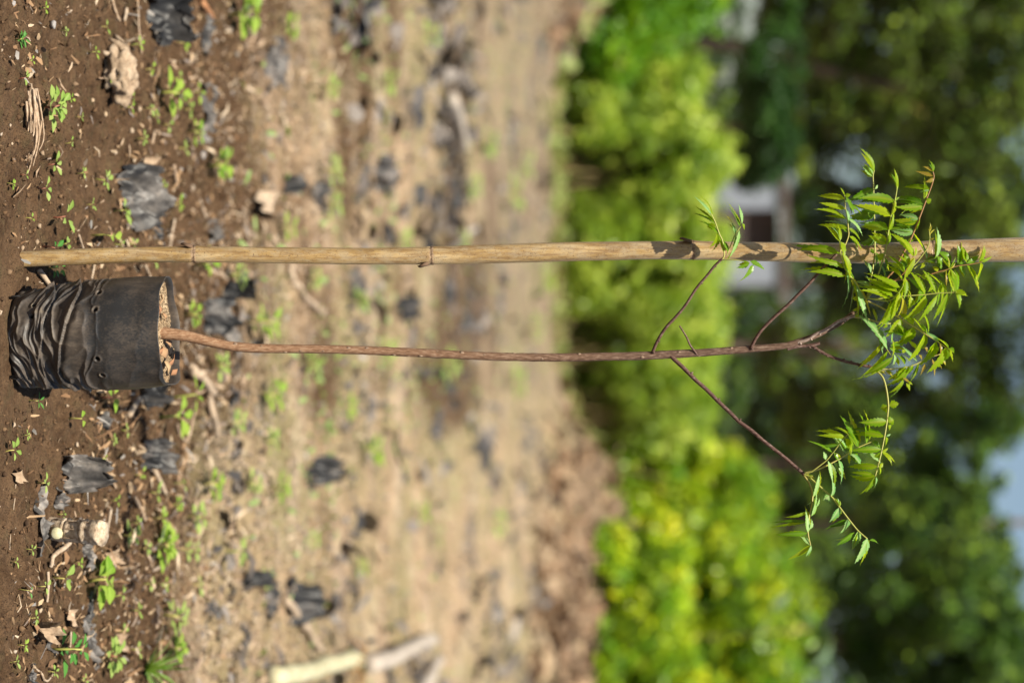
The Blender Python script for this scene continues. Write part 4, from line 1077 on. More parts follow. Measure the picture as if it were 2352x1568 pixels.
tree('dark tree at the top edge with a leaning brown trunk above the saturated bush', 33, [(60, 2080, 180, 150), (-160, 1950, 200, 200), (240, 2170, 150, 120), (90, 2330, 230, 90), (20, 1840, 150, 110), (180, 1960, 110, 90)], 21000, .08, .15, MAT['tr_olive'], [(90, 1500), (110, 1690), (150, 1850), (190, 2000), (200, 2150)], 0.11, limbs=[[(150, 1850), (60, 1980), (-40, 2080)]])
tree('small dense dark tree filling the gap just above the clipped row near the top edge', 29, [(205, 1740, 110, 50), (300, 1765, 120, 65), (370, 1730, 70, 50), (120, 1790, 80, 60)], 11000, .06, .11, MAT['tr_deep'], [(290, 1500), (295, 1650), (300, 1780)], 0.07)
tree('tall broken-crowned tree with a pale brown limb, above the top half of the row', 42, [(240, 1840, 120, 75), (335, 1880, 100, 60), (150, 1880, 90, 60), (300, 2080, 130, 130), (440, 2120, 120, 150), (120, 2240, 140, 90), (540, 2230, 90, 120), (330, 2290, 200, 70), (480, 1940, 70, 60), (250, 1930, 90, 60)], 16000, .10, .18, MAT['tr_olive'], [(300, 1500), (298, 1800), (290, 1900), (292, 2050), (300, 2250)], 0.10, limbs=[[(296, 1840), (350, 1990), (420, 2130)], [(292, 1990), (250, 2120)]])
tree('dull green tree standing behind the leafy crown of the sapling', 46, [(820, 2000, 150, 130), (720, 2180, 130, 120), (900, 2200, 140, 120), (800, 2330, 200, 80), (950, 1880, 110, 90), (820, 1790, 90, 60)], 17000, .10, .18, MAT['tr_olive'], [(800, 1500), (790, 1750), (800, 2000), (810, 2200)], 0.16, limbs=[[(795, 1800), (880, 1980), (930, 2120)], [(797, 1900), (730, 2080)]])
tree('yellowish tree beside the patch of open sky', 44, [(1060, 2060, 120, 110), (1020, 2190, 90, 80), (1130, 1960, 110, 90), (980, 1950, 70, 90), (1160, 2140, 70, 70), (1200, 2215, 110, 60), (1090, 2230, 70, 55), (1010, 2270, 90, 60), (1290, 2270, 70, 60)], 14000, .10, .17, MAT['tr_mid'], [(1060, 1500), (1065, 1800), (1060, 2100)], 0.09)
tree('tree with a straight pale trunk running up beside the patch of open sky', 38, [(1190, 2090, 70, 120), (1230, 2000, 70, 60), (1160, 2240, 60, 50)], 5200, .09, .15, MAT['tr_mid'], [(1205, 1480), (1203, 1750), (1200, 2000), (1196, 2200), (1194, 2450)], 0.085)
tree('dense deep green tree in the bottom corner under the sky', 31, [(1400, 1950, 150, 130), (1330, 2190, 100, 130), (1500, 2080, 190, 160), (1360, 2130, 110, 130), (1620, 1900, 160, 160), (1440, 2270, 130, 90), (1640, 2230, 150, 130), (1300, 1880, 80, 70), (1530, 2320, 170, 90)], 25000, .07, .13, MAT['tr_mid'], [(1480, 1480), (1475, 1800), (1470, 2050), (1468, 2250)], 0.14)
tree('dark tree closing the view behind the building, between the two pale trunks', 56, [(480, 1880, 80, 70), (570, 1900, 90, 70), (660, 1990, 130, 110), (560, 2080, 120, 110), (640, 2240, 150, 90), (470, 2290, 110, 80), (700, 2110, 90, 90)], 14000, .12, .22, MAT['tr_dark'], [(650, 1500), (652, 1850), (640, 2100)], 0.14)
tree('blackish tree far behind the yellow-green rounded bush', 52, [(1010, 1780, 120, 70), (1130, 1850, 110, 80), (1260, 1800, 120, 80)], 11000, .12, .2, MAT['tr_dark'], [(1100, 1500), (1100, 1700), (1105, 1850)], 0.12)
tree('olive tree past the top edge of the photo', 40, [(-520, 2050, 220, 190), (-760, 1950, 200, 170), (-420, 2260, 170, 120), (-640, 2250, 160, 110)], 12000, .10, .18, MAT['tr_olive'], [(-560, 1500), (-560, 1800), (-550, 2100)], 0.14)
tree('green tree past the bottom edge of the photo', 34, [(2000, 2050, 220, 190), (2250, 1950, 200, 170), (1880, 2250, 170, 120), (2130, 2260, 160, 110)], 12000, .09, .16, MAT['tr_mid'], [(2050, 1500), (2050, 1800), (2040, 2100)], 0.14)
# the wood behind everything: one mass
wood = []
for i in range(80):
    u = R.uniform(-900, 2500); Y = R.uniform(66, 84)
    v = R.uniform(1560, 1930) + (110 if u < 480 or u > 1230 else 0)
    if u < 560 or u > 1330: v += R.uniform(0, 460)
    c = at(u, Y, zv(v, Y)); k = Y / FPX
    wood.append((c.x, Y, c.z, 180 * k * R.uniform(.8, 1.3), 2.0, 150 * k * R.uniform(.7, 1.2), 1.0))
for i in range(46):
    Y = R.uniform(60, 66); c = at(-1000 + i * 80, Y, zv(R.uniform(1560, 1720), Y)); k = Y / FPX
    wood.append((c.x, Y, c.z, 110 * k, 1.5, 110 * k, 0.6))
q_, t_, r_ = leaf_cloud(70000, wood, .2, .42, cl=1.0)
wo = link('far_wood', mesh_np('far_wood', q_, tris=t_, smooth=False, attrs={'tint': r_}), MAT['tr_dark'])
tag(wo, kind='stuff')

# dry frond caught in the broken-crowned tree
m = NT('dry_frond'); m.set(col=(0.42, 0.30, 0.07), rough=0.6); MAT['dry_frond'] = m.m
df = [at(u, 41, zv(v, 41)) for u, v in ((228, 2012), (226, 2045), (234, 2080), (252, 2112), (282, 2132))]
dp = smooth_path(df, 6)
mb = MB(); v_, f_ = [], []
for i, p in enumerate(dp):
    w = 0.085 * math.sin(math.pi * (0.12 + 0.85 * i / (len(dp) - 1)))
    t = (dp[min(i + 1, len(dp) - 1)] - dp[max(i - 1, 0)]).normalized(); s_ = t.cross(Vector((0, 1, 0))).normalized()
    v_ += [p - s_ * w + Vector((0, -.03, 0)), p, p + s_ * w + Vector((0, .05, 0))]
for i in range(len(dp) - 1): f_ += [(i * 3, i * 3 + 1, i * 3 + 4, i * 3 + 3), (i * 3 + 1, i * 3 + 2, i * 3 + 5, i * 3 + 4)]
tag(mb.add(v_, f_).build('dry_frond', MAT['dry_frond']), 'curved yellow dry frond hanging in the dark trees near the top edge', 'palm frond')

# pale building glimpsed over the row
BY = 38.0
k = BY / FPX
bx0, bx1 = (412 - 784) * k, (655 - 784) * k
g0 = hz(bx0, BY)
hut = empty('building', ((bx0 + bx1) / 2, BY + 1.5, g0), 'pale walled building with a rusty brown shutter, glimpsed above the row behind the pole', 'building')
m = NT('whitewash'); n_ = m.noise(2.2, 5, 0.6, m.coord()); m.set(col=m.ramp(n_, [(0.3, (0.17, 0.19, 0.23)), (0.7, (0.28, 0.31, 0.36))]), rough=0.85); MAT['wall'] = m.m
m = NT('rust'); n_ = m.noise(3.5, 5, 0.6, m.coord()); m.set(col=m.ramp(n_, [(0.3, (0.040, 0.032, 0.030)), (0.7, (0.11, 0.072, 0.060))]), rough=0.8); MAT['rust'] = m.m


def box(mb, x0, x1, y0, y1, z0, z1):
    v = [(x, y, z) for x in (x0, x1) for y in (y0, y1) for z in (z0, z1)]
    return mb.add(v, [(0, 1, 3, 2), (4, 6, 7, 5), (0, 4, 5, 1), (2, 3, 7, 6), (0, 2, 6, 4), (1, 5, 7, 3)])


zt_ = zv(1790, BY)
box(MB(), bx0, (482 - 784) * k, BY, BY + 3, g0, zt_).build('wall', MAT['wall'], hut, smooth=False)
box(MB(), (582 - 784) * k, bx1, BY, BY + 3, g0, zt_).build('wall', MAT['wall'], hut, smooth=False)
box(MB(), (482 - 784) * k + .004, (582 - 784) * k - .004, BY + 0.25, BY + 2.8, g0, zt_ - .01).build('shutter', MAT['rust'], hut, smooth=False)
mb = MB()
nco = 40
v_, f_ = [], []
for i in range(nco + 1):
    x = bx0 - .3 + (bx1 - bx0 + .6) * i / nco
    w = 0.03 * (i % 2)
    v_ += [(x, BY - .06, zt_ + .05 + w), (x, BY + 3.3, zt_ + .30 + w), (x, BY - .06, zt_ + .01 + w), (x, BY + 3.3, zt_ + .26 + w)]
for i in range(nco):
    a = i * 4
    f_ += [(a, a + 4, a + 5, a + 1), (a + 2, a + 3, a + 7, a + 6), (a, a + 2, a + 6, a + 4), (a + 1, a + 5, a + 7, a + 3)]
mb.add(v_, f_).build('roof', MAT['rust'], hut, smooth=False)

# ------------------------------------------------------------------ things lying on the soil
LANDMARKS = [(110, 246, 'large light green rosette'), (269, 152, 'pale broken stump'), (342, 30, 'folded black film'), (468, 75, 'rolled strip of film'), (300, 455, 'large crumpled sheet'),
             (60, 592, 'foot of the pole'), (445, 584, 'first joint of the pole'), (200, 900, 'side of the black bag'), (30, 780, 'base of the black bag'), (400, 757, 'rim of the black bag'), (484, 532, 'smooth grey flap'),
             (452, 874, 'thick pale stick'), (332, 1036, 'wide blue-grey flap'), (150, 1092, 'curled grey flap'), (175, 1216, 'upright stub of stalk'), (200, 1338, 'big clump of round leaves'), (76, 1450, 'crumpled tan leaf'),
             (240, 1508, 'fleshy rosette'), (335, 1531, 'grass tuft'), (556, 1331, 'round black lump of film'), (690, 1430, 'pale log on the straw'), (714, 1085, 'lone blackish lump'), (880, 395, 'heap of dark film'), (596, 473, 'round tan disc'),
             (1035, 280, 'smooth grey-white log'), (990, 587, 'second joint of the pole'), (700, 1535, 'cream coloured cut stalk'), (528, 34, 'bright weed at the top edge'), (368, 958, 'weed with broad light leaves'), (695, 660, 'bent pale root'),
             (1100, 815, 'straight stretch of the stem'), (1250, 1400, 'brown soil heap'), (1285, 300, 'dark hollow under the bushes'), (600, 800, 'lower bend of the stem'), (110, 377, 'five-leaved rosette'), (68, 298, 'bundle of dry root fibres'), (815, 640, 'grey-black film by the pole'), (1340, 1150, 'gap in the bushes')]
USED = set()


def where(x, y, what):
    """'what' plus its place by the nearest landmark not yet used that way (the photo's own up and down)."""
    for lx, ly, nm in sorted(LANDMARKS, key=lambda l: math.hypot(l[0] - x, l[1] - y)):
        dx, dy = x - lx, y - ly
        near = math.hypot(dx, dy) < 110
        if abs(dx) > abs(dy): rel = ('just ' if near else 'well ') + ('beyond' if dx > 0 else 'in front of')
        else: rel = ('just ' if near else 'well ') + ('above' if dy < 0 else 'below')
        t = '%s %s the %s' % (what, rel, nm)
        if t not in USED:
            USED.add(t)
            return t


m = NT('mulch_film')
co = m.coord()
n_ = m.noise(45, 5, 0.65, co)
t = m.attr('tint')
grey = m.ramp(n_, [(0.30, (0.050, 0.045, 0.041)), (0.52, (0.16, 0.143, 0.130)), (0.72, (0.36, 0.31, 0.265))])
m.set(col=m.mix(t, (0.013, 0.013, 0.014), grey), rough=m.ramp(n_, [(0.3, 0.4), (0.7, 0.65)]), spec=0.4, nrm=m.bump(n_, 0.3, 0.002))
MAT['film'] = m.m


def film(label, x, y, w, d, h, grey=0.6, ang=0.0, group=None, roll=0.0, lift=0.0, n=23):
    """A crumpled scrap of mulch film; w across, d in depth, h high (metres)."""
    p = gnd(x, y)
    w, d, h = w * 0.84, d * 0.66, h * 1.15
    sd = R.uniform(0, 99)
    nk = R.choice((5, 6, 7)); ka = np.array([6.2832 * (i + R.uniform(-.28, .28)) / nk for i in range(nk)]); kr = np.array([R.uniform(.62, 1.3) for _ in range(nk)])
    mb, v, f, a = MB(), [], [], []
    ca, sa = math.cos(ang), math.sin(ang)
    for i in range(n):
        for j in range(n):
            u, q = i / (n - 1) * 2 - 1, j / (n - 1) * 2 - 1
            an = math.atan2(q, u); rr = float(np.interp(an, ka, kr, period=6.28319)) * (1 - 0.22 * (u * q) ** 2) * (1 + .06 * mnoise.noise(Vector((math.cos(an) * 3 + sd, math.sin(an) * 3, 7))))
            X, Yd = u * w / 2 * rr, q * d / 2 * rr
            X += 0.10 * w * mnoise.noise(Vector((q * 2.2, sd, 1))); Yd += 0.10 * d * mnoise.noise(Vector((u * 2.2, sd, 2)))
            ur, qr = u * math.cos(sd) - q * math.sin(sd), u * math.sin(sd) + q * math.cos(sd)
            r1 = 1 - 1.4 * abs(mnoise.noise(Vector((ur * 1.2, qr * 0.9, sd))))
            r2 = 1 - 1.7 * abs(mnoise.noise(Vector((qr * 2.1, ur * 1.6, sd + 5))))
            e = max(abs(u), abs(q))
            Z = h * (0.75 * (r1 - 0.35) * (1 - 0.35 * e) + 0.34 * (r2 - 0.5) + 0.22 * (0.5 - abs(mnoise.noise(Vector((ur * 3.0 + qr * 1.4, qr * 3.0, sd + 15)))) * 1.6)) + 0.05 * h * mnoise.noise(Vector((u * 5, q * 5, sd)))
            if roll:                       # lift the far edge over like a half-rolled flap
                k = max(0, q + 0.2) * roll
                Z += h * 1.1 * math.sin(min(k, 1.9)); Yd -= h * 0.5 * (1 - math.cos(min(k, 2.2)))
            wx, wy = p.x + X * ca - Yd * sa, p.y + X * sa + Yd * ca
            v.append((wx, wy, Z - 0.20 * h + lift))
            a.append(min(1, max(0, grey - 0.20 + 1.0 * mnoise.noise(Vector((u * 1.3, q * 1.3, sd + 9))) + 0.2 * (r2 - 0.6))))
    hh = height(np.array([q[0] for q in v]), np.array([q[1] for q in v]))
    v = [(q[0], q[1], q[2] + hh[i] + 0.0015) for i, q in enumerate(v)]
    for i in range(n - 1):
        for j in range(n - 1):
            if i in (0, n - 2) and j in (0, n - 2): continue
            k = i * n + j
            f.append((k, k + 1, k + n + 1, k + n))
    o = mb.add(v, f, a).build('plastic_scrap', MAT['film'], None, p)
    return tag(o, label, 'plastic scrap', group)


film('black film folded open beside the long straw strip at the top edge', 342, 22, .17, .14, .055, 0.15, 0.2, roll=1.2)
film('grey lip of film standing up behind the folded black film at the top edge', 362, 40, .13, .03, .05, 0.95, 0.1)
film('rolled grey strip of film lying behind the pale broken stump', 468, 75, .12, .05, .035, 0.6, -0.5)
film('torn grey scrap in line beyond the rolled strip of film', 475, 262, .14, .14, .04, 0.8, 0.3)
film('large crumpled grey and black sheet lying above the foot of the bamboo pole', 300, 455, .12, .13, .05, 0.55, 0.4, roll=0.8)
film('flat charcoal flap lying against the large crumpled sheet above the pole', 352, 520, .062, .09, .035, 0.45, 0.0)
film('smooth grey flap standing on edge beyond the charcoal flap near the pole', 484, 532, .07, .05, .045, 0.8, 0.15)
film('brown-dusted crumpled film just beyond the open top of the bag', 474, 728, .10, .10, .05, 0.4, 0.2, roll=0.9)
film('pale grey film just beyond the crumpled one behind the bag top', 524, 768, .07, .11, .04, 0.9, -0.3)
film('black hollow scrap behind the top of the bag, on the pole side', 514, 665, .06, .05, .045, 0.02, 0.2, roll=1.2)
film('dark shiny scrap tucked beside the top corner of the bag', 330, 906, .06, .05, .04, 0.2, 0.1, roll=0.8)
film('small silvery black scrap below the bag, next to the round pale leaf', 236, 966, .045, .05, .03, 0.35, 0.5)
film('wide blue-grey flap spread on the soil, beyond the curled tattered one', 332, 1036, .085, .12, .05, 0.5, -0.2, roll=0.7)
film('curled grey flap with a black hollow, joined to a tattered tail', 150, 1092, .085, .10, .055, 0.8, 0.3, roll=1.0)
film('long tattered twist of grey film lying in front of the upright stub of stalk', 92, 1200, .14, .05, .035, 0.75, 0.1)
film('narrow grey ribbon crossing the soil behind the curled flap', 140, 1145, .06, .05, .025, 0.8, 1.0)
film('small silver-grey scrap next to the round-leaved weed at the stub', 196, 1282, .045, .06, .028, 0.7, 0.4)
film('dark narrow strip of film beyond the big round-leaved weed', 204, 1408, .085, .03, .025, 0.3, -0.25)
film('dusty grey strip beside the rosette at the bottom edge', 212, 1495, .10, .04, .03, 0.85, 0.2)
film('dark leaf-shaped film scrap in the near bottom corner', 68, 1552, .05, .05, .02, 0.35, 0.3)
film('dull grey scrap beside the crumpled tan leaf', 106, 1462, .06, .03, .02, 0.7, 0.1)
film('round black lump of film on the pale straw at the bottom side', 556, 1331, .065, .16, .05, 0.12, 0.2, roll=0.9)
film('small blue-grey scrap on the brown soil near the black lump', 490, 1400, .05, .08, .025, 0.5, 0.2)
film('thin dark streak of film on the straw at the bottom side', 552, 1492, .13, .06, .03, 0.3, 0.15)
film('blackish lump casting a hole-like shade, alone on the pale straw', 714, 1085, .09, .30, .06, 0.2, 0.1, roll=1.0)
film('curled black film beside the pale log on the straw', 676, 1378, .13, .25, .06, 0.12, -0.3, roll=0.9)
film('narrow grey curl between the black lump and the pale log', 614, 1386, .10, .14, .05, 0.35, 0.2)
film('heap of dark film in the middle of the field, above the pole', 880, 400, .16, .5, .06, 0.6, 0.1, roll=0.4)
film('black knob of film next to the round tan disc', 655, 427, .06, .16, .05, 0.1, 0.1, roll=0.6)
film('grey film in a blurred cluster beyond the bright weed at the top edge', 620, 150, .17, .3, .06, 0.7, 0.2)
film('bluish dark scrap far up the top side of the field', 770, 48, .11, .32, .06, 0.4, 0.3)
film('dark scrap beyond the round tan disc, above the pole', 728, 455, .12, .3, .06, 0.5, 0.1)
film('grey-black film between pole and stem, crossed by the bent root', 815, 640, .12, .5, .05, 0.6, 0.2)
film('black spot of film close to the sapling stem, mid field', 920, 705, .10, .45, .06, 0.15, 0.1, roll=0.7)
film('dark smudge of film on the mulch far behind the stem', 1005, 985, .13, .6, .05, 0.6, 0.1)
for x, y, w in ((1215, 210, .45), (1175, 300, .35), (1030, 665, .3), (1214, 1000, .30), (1240, 120, .4), (1150, 690, .35), (960, 240, .3), (845, 930, .16), (1110, 1030, .3), (1180, 520, .4)):
    film(where(x, y, 'faint grey scrap of film'), x, y, w * .8, w * 2.0, .05, R.uniform(.55, .95), R.uniform(-.4, .4), group='blurred film scraps on the far field', n=9)

# --- wood, straw and stalks
def wood_mat(name, a, b, c, sc=120, rough=0.8):
    m = NT(name); g = m.noise(sc, 5, 0.7, m.coord())
    m.set(col=m.ramp(g, [(0.3, a), (0.5, b), (0.72, c)]), rough=rough, spec=0.2, nrm=m.bump(g, 0.6, 0.003)); return m.m


MAT['stick'] = wood_mat('dry_stick', (0.20, 0.13, 0.08), (0.38, 0.27, 0.18), (0.52, 0.41, 0.30))
MAT['palewood'] = wood_mat('pale_wood', (0.20, 0.145, 0.10), (0.40, 0.30, 0.21), (0.54, 0.44, 0.33), 70)
MAT['rusty'] = wood_mat('rusty_twig', (0.20, 0.08, 0.035), (0.36, 0.17, 0.08), (0.45, 0.26, 0.14))
MAT['cream'] = wood_mat('cream_stalk', (0.36, 0.32, 0.18), (0.50, 0.46, 0.29), (0.60, 0.57, 0.44), 30, 0.5)
MAT['grey_stalk'] = wood_mat('grey_stalk', (0.27, 0.22, 0.18), (0.41, 0.35, 0.29), (0.50, 0.45, 0.39), 30, 0.6)
MAT['husk'] = wood_mat('brown_husk', (0.14, 0.075, 0.03), (0.32, 0.19, 0.08), (0.45, 0.31, 0.16), 60)


def stick(label, ends, wpx, mat='stick', name='stick', cat='stick', group=None, up=(0.4, 0.4), flat=1.0, bend=0.03, taper=0.75, n=9, knob=0):
    pts = [gnd(x, y) for x, y in ends]
    dm = sum(p.y for p in pts) / len(pts)
    r = wpx / 2 * pxm(dm)
    for i, p in enumerate(pts):
        p.z += r * flat * 0.85 + (up[0] + (up[1] - up[0]) * i / (len(pts) - 1)) * r
    L = (pts[-1] - pts[0]).length
    p = smooth_path(pts, 8)
    sd = R.uniform(0, 50)
    p = [q + Vector((mnoise.noise(Vector((i * .35, sd, 0))), mnoise.noise(Vector((i * .35, sd, 4))), 0.3 * mnoise.noise(Vector((i * .35, sd, 8))))) * L * bend for i, q in enumerate(p)]
    rr = [r * (1 + (taper - 1) * i / (len(p) - 1)) * (1 + 0.10 * mnoise.noise(Vector((i * 0.8, sd, 2)))) for i in range(len(p))]
    for kx in range(knob):
        i = R.randrange(1, len(p) - 1); rr[i] *= 1.25
    o = MB().tube(p, rr, n, jit=0.06, flat=flat).build(name, MAT[mat], None, p[0])
    return tag(o, label, cat, group)


stick('short pale stick pointing in from the top edge in front of the straw strip', [(252, 0), (258, 22), (269, 48)], 9)
stick('long straw strip running in from the top edge along the black film', [(312, 0), (315, 60), (322, 124)], 12, 'stick', 'straw_strip', 'straw', flat=0.35)
stick('stubby tan bit lying between the straw strip and the short pale stick', [(285, 20), (280, 48)], 9, 'palewood')
stick('pale stick end poking out between pole and bag', [(82, 620), (94, 640), (108, 664)], 14, 'palewood', up=(0.2, 1.0))
stick('straight tan straw lying across behind the pole, above the flat flap', [(396, 505), (390, 540), (384, 575)], 12, 'palewood', flat=.5)
stick('wide dry strip lying across beyond the smooth grey flap', [(555, 478), (562, 525), (569, 572)], 15, 'palewood', flat=.35)
stick('thick pale stick angled away from the top corner of the bag', [(424, 844), (452, 868), (480, 905)], 24, 'palewood', up=(.2, .2))
stick('greyish stick continuing beyond the thick pale one beside the bag', [(466, 908), (478, 950), (488, 1000)], 18, 'palewood')
stick('tan stick end lying on the soil below the bag, near the large light leaves', [(286, 952), (310, 914)], 16, 'palewood')
stick('tan twig sticking out from the wide blue-grey flap', [(342, 1070), (372, 1132)], 13, 'palewood', up=(.5, .5))
stick('thin broken twig lying beyond the twig of the blue-grey flap', [(303, 1140), (328, 1196)], 10)
stick('slim peeled twig standing at the far end of the upright stub', [(240, 1170), (234, 1222)], 8, 'palewood', up=(3, 2))
stick('pale twig slanting away from the foot of the upright stub', [(152, 1246), (118, 1272), (108, 1300)], 13, 'palewood')
stick('thin whitish straw lying on bare soil by the three-leaved sprout', [(105, 1312), (106, 1345), (103, 1382)], 8, 'palewood')
stick('thread-like dry root curving over bare soil in front of the curled film', [(33, 1112), (29, 1165), (21, 1232), (19, 1262)], 3.2, 'palewood', 'dry_root', 'root', up=(1, 1), bend=.02)
stick('crooked dry root in the near bottom corner', [(72, 1525), (92, 1545), (100, 1562), (118, 1545), (122, 1500)], 6, 'palewood', 'dry_root', 'root')
stick('pale log on the straw, pointing at the black curled film', [(648, 1378), (690, 1430), (728, 1490)], 20, 'palewood', 'log', 'log', up=(.1, .1))
stick('bent pale root lying in the mulch between pole and stem', [(655, 612), (672, 655), (705, 690), (738, 716)], 15, 'palewood', 'dry_root', 'root')
stick('smooth grey-white log lying far up the field, above the pole', [(1020, 228), (1038, 280), (1052, 336)], 34, 'grey_stalk', 'log', 'log', taper=.55, up=(.1, .1))
stick('rust brown twig at the top edge beside the rolled film', [(452, 0), (462, 18), (478, 42)], 17, 'rusty')
stick('second tan straw beyond the pole, parallel to the wide dry strip', [(600, 500), (604, 560)], 9, 'stick', flat=.4)
stick('thin brown stick lying on the mulch below the thick pale one', [(425, 1010), (445, 940)], 8)
for e, w in (([(395, 380), (402, 430)], 9), ([(520, 1300), (512, 1350)], 9), ([(352, 1440), (372, 1420)], 9), ([(402, 1480), (410, 1530)], 10), ([(345, 330), (352, 300)], 8), ([(480, 620), (520, 640)], 9), ([(560, 860), (550, 905)], 9), ([(640, 300), (655, 350)], 10), ([(600, 1200), (590, 1260)], 9),
             ([(208, 640), (215, 600)], 6), ([(455, 460), (470, 500)], 8), ([(248, 1090), (262, 1120)], 8), ([(178, 540), (190, 575)], 6), ([(330, 610), (345, 650)], 8), ([(160, 1450), (158, 1485)], 6), ([(540, 1050), (565, 1075)], 9), ([(388, 1060), (370, 1010)], 8)):
    stick(where(e[0][0], e[0][1], 'small loose dry stick'), e, w, R.choice(('stick', 'palewood')), group='small loose sticks', up=(.2, .2))

# corn stalk in three pieces at the bottom edge
stick('cream coloured cut stalk lying at the bottom edge of the photo', [(606, 1550), (660, 1545), (730, 1528), (805, 1512)], 42, 'cream', 'dry_stalk', 'stalk', taper=1.0, up=(.1, .1), bend=.004, n=14)
stick('grey-white bent stalk lying end to end with the cream one', [(830, 1522), (880, 1508), (930, 1482), (968, 1466)], 40, 'grey_stalk', 'dry_stalk', 'stalk', taper=.8, up=(.1, .6), bend=.006, n=12)
stick('dull grey stalk slanting off behind the bent one at the bottom edge', [(935, 1610), (962, 1560), (985, 1512)], 40, 'grey_stalk', 'dry_stalk', 'stalk', taper=.7, up=(.1, .3), bend=.006, n=12)
hp = gnd(800, 1518)
husk = empty('husk', hp, 'frayed brown husk between the cream and the grey-white stalk', 'husk')
for i in range(16):
    a = R.uniform(0, 6.28); L = R.uniform(.05, .13)
    q = [hp + Vector((0, 0, .012)), hp + Vector((math.cos(a) * L * .5, math.sin(a) * L * .8, .03 + R.uniform(0, .03))), hp + Vector((math.cos(a) * L, math.sin(a) * L * 1.6, .006))]
    MB().tube(smooth_path(q, 4), np.linspace(.009, .002, 9), 5, flat=.4).build('fibre', MAT['husk'], husk, q[0])

MAT['stubwood'] = wood_mat('stub_wood', (0.16, 0.10, 0.06), (0.52, 0.40, 0.28), (0.74, 0.62, 0.47), 95)
# upright stub of corn stalk
sbp = gnd(122, 1214)
top = pix(236, 1224, sbp.y + 0.02)
stub = empty('stalk_stub', sbp, 'thick upright stub of dry stalk with a split side, in front of the soil gap', 'stub')
dirv = top - sbp
rad_ = 27 * pxm(sbp.y)
for a, b, k in ((-0.08, 0.30, 1.0), (0.31, 0.62, 0.93), (0.63, 0.99, 1.04)):
    q = [sbp + dirv * (a + (b - a) * i / 6) for i in range(7)]
    rr = [rad_ * k * (1.08 if i in (0, 6) else 0.98 - .04 * math.sin(i)) for i in range(7)]
    MB().tube(q, rr, 16, jit=0.10).build('stalk_joint', MAT['stubwood'], stub, q[0])
for i in range(7):
    a = i * 0.9
    o = Vector((math.cos(a), -abs(math.sin(a)) * .9, 0)) * rad_ * 0.93
    q = [sbp + dirv * (.05 + .1 * (i % 3)) + o, sbp + dirv * .5 + o * R.uniform(1.0, 1.06), sbp + dirv * R.uniform(.7, 1.02) + o * R.uniform(.95, 1.1)]
    MB().tube(smooth_path(q, 3), np.linspace(.0042, .0018, 7), 6, flat=.4, jit=.2).build('split_fibre', MAT['stick' if i % 2 else 'stubwood'], stub, q[0])
MB().tube([sbp + dirv * .10 + Vector((0.004, -rad_ * .9, 0)), sbp + dirv * .12 + Vector((.004, -rad_ * 1.5, .004))], [.010, .009], 10).build('cut_knot', MAT['cream'], stub)

# pale broken stump near the top edge
def rock(name, mat, c, sx, sy, sz, ang=0.0, rough=.28, seed=0, parent=None, sub=3, frq=1.6):
    import bmesh
    bm = bmesh.new(); bmesh.ops.create_icosphere(bm, subdivisions=sub, radius=1)
    ca, sa = math.cos(ang), math.sin(ang)
    for v in bm.verts:
        n = v.co.normalized()
        k = 1 + rough * mnoise.noise(n * frq + Vector((seed, 0, 0))) + rough * .5 * mnoise.noise(n * frq * 2.6 + Vector((0, seed, 0))) + rough * .22 * mnoise.noise(n * frq * 7 + Vector((0, seed, 3)))
        x, y, z = n.x * sx * k, n.y * sy * k, n.z * sz * k
        v.co = Vector((c.x + x * ca - y * sa, c.y + x * sa + y * ca, c.z + z))
    me = bpy.data.meshes.new(name); bm.to_mesh(me); bm.free()
    me.polygons.foreach_set('use_smooth', [True] * len(me.polygons))
    return link(name, me, mat, parent)


sp = gnd(236, 150)
stump = empty('stump', sp, 'broken pale stump with ragged roots near the top edge', 'stump')
MAT['stump'] = wood_mat('stump_wood', (0.10, 0.065, 0.04), (0.31, 0.225, 0.15), (0.46, 0.36, 0.26), 55)
MAT['dead_leaf'] = wood_mat('dead_leaf', (0.16, 0.105, 0.065), (0.31, 0.22, 0.145), (0.42, 0.32, 0.22), 80)
rock('stump_body', MAT['stump'], sp + Vector((0.004, .03, .020)), .040, .045, .027, .5, .5, 3, stump, 4, 2.2)
rock('stump_knuckle', MAT['stump'], sp + Vector((0.028, .055, .022)), .026, .04, .024, 1.0, .4, 8, stump, 3, 2.0)
for (a, L, h0) in ((2.6, .07, .012), (3.5, .05, .02), (1.2, .06, .03), (5.2, .05, .012), (4.2, .045, .004), (0.4, .045, .02)):
    q = [sp + Vector((0, .03, .018)), sp + Vector((math.cos(a) * L * .6, .03 + math.sin(a) * L * .6, h0 + .012)), sp + Vector((math.cos(a) * L, .03 + math.sin(a) * L, h0 * .4))]
    MB().tube(smooth_path(q, 4), np.linspace(.012, .003, 9), 8, jit=.12).build('root', MAT['stump'], stump, q[0])

# bundle of dry root fibres
bp = gnd(60, 296)
bun = empty('root_bundle', bp, 'bundle of dry root fibres lying just under the large light green rosette', 'roots')
for i in range(26):
    o = Vector((R.uniform(-.010, .010), R.uniform(-.012, .02), R.uniform(.003, .016)))
    q = [bp + o + Vector((-.05 + R.uniform(-.015, .015), R.uniform(-.01, .01), 0)), bp + o * 1.2 + Vector((R.uniform(-.01, .01), 0, R.uniform(0, .008))), bp + o + Vector((.045 + R.uniform(-.02, .02), R.uniform(-.015, .015), -.002))]
    MB().tube(smooth_path(q, 4), np.linspace(R.uniform(.0012, .003), .0008, 9), 5, jit=.1).build('root_fibre', MAT['stick'], bun, q[0])

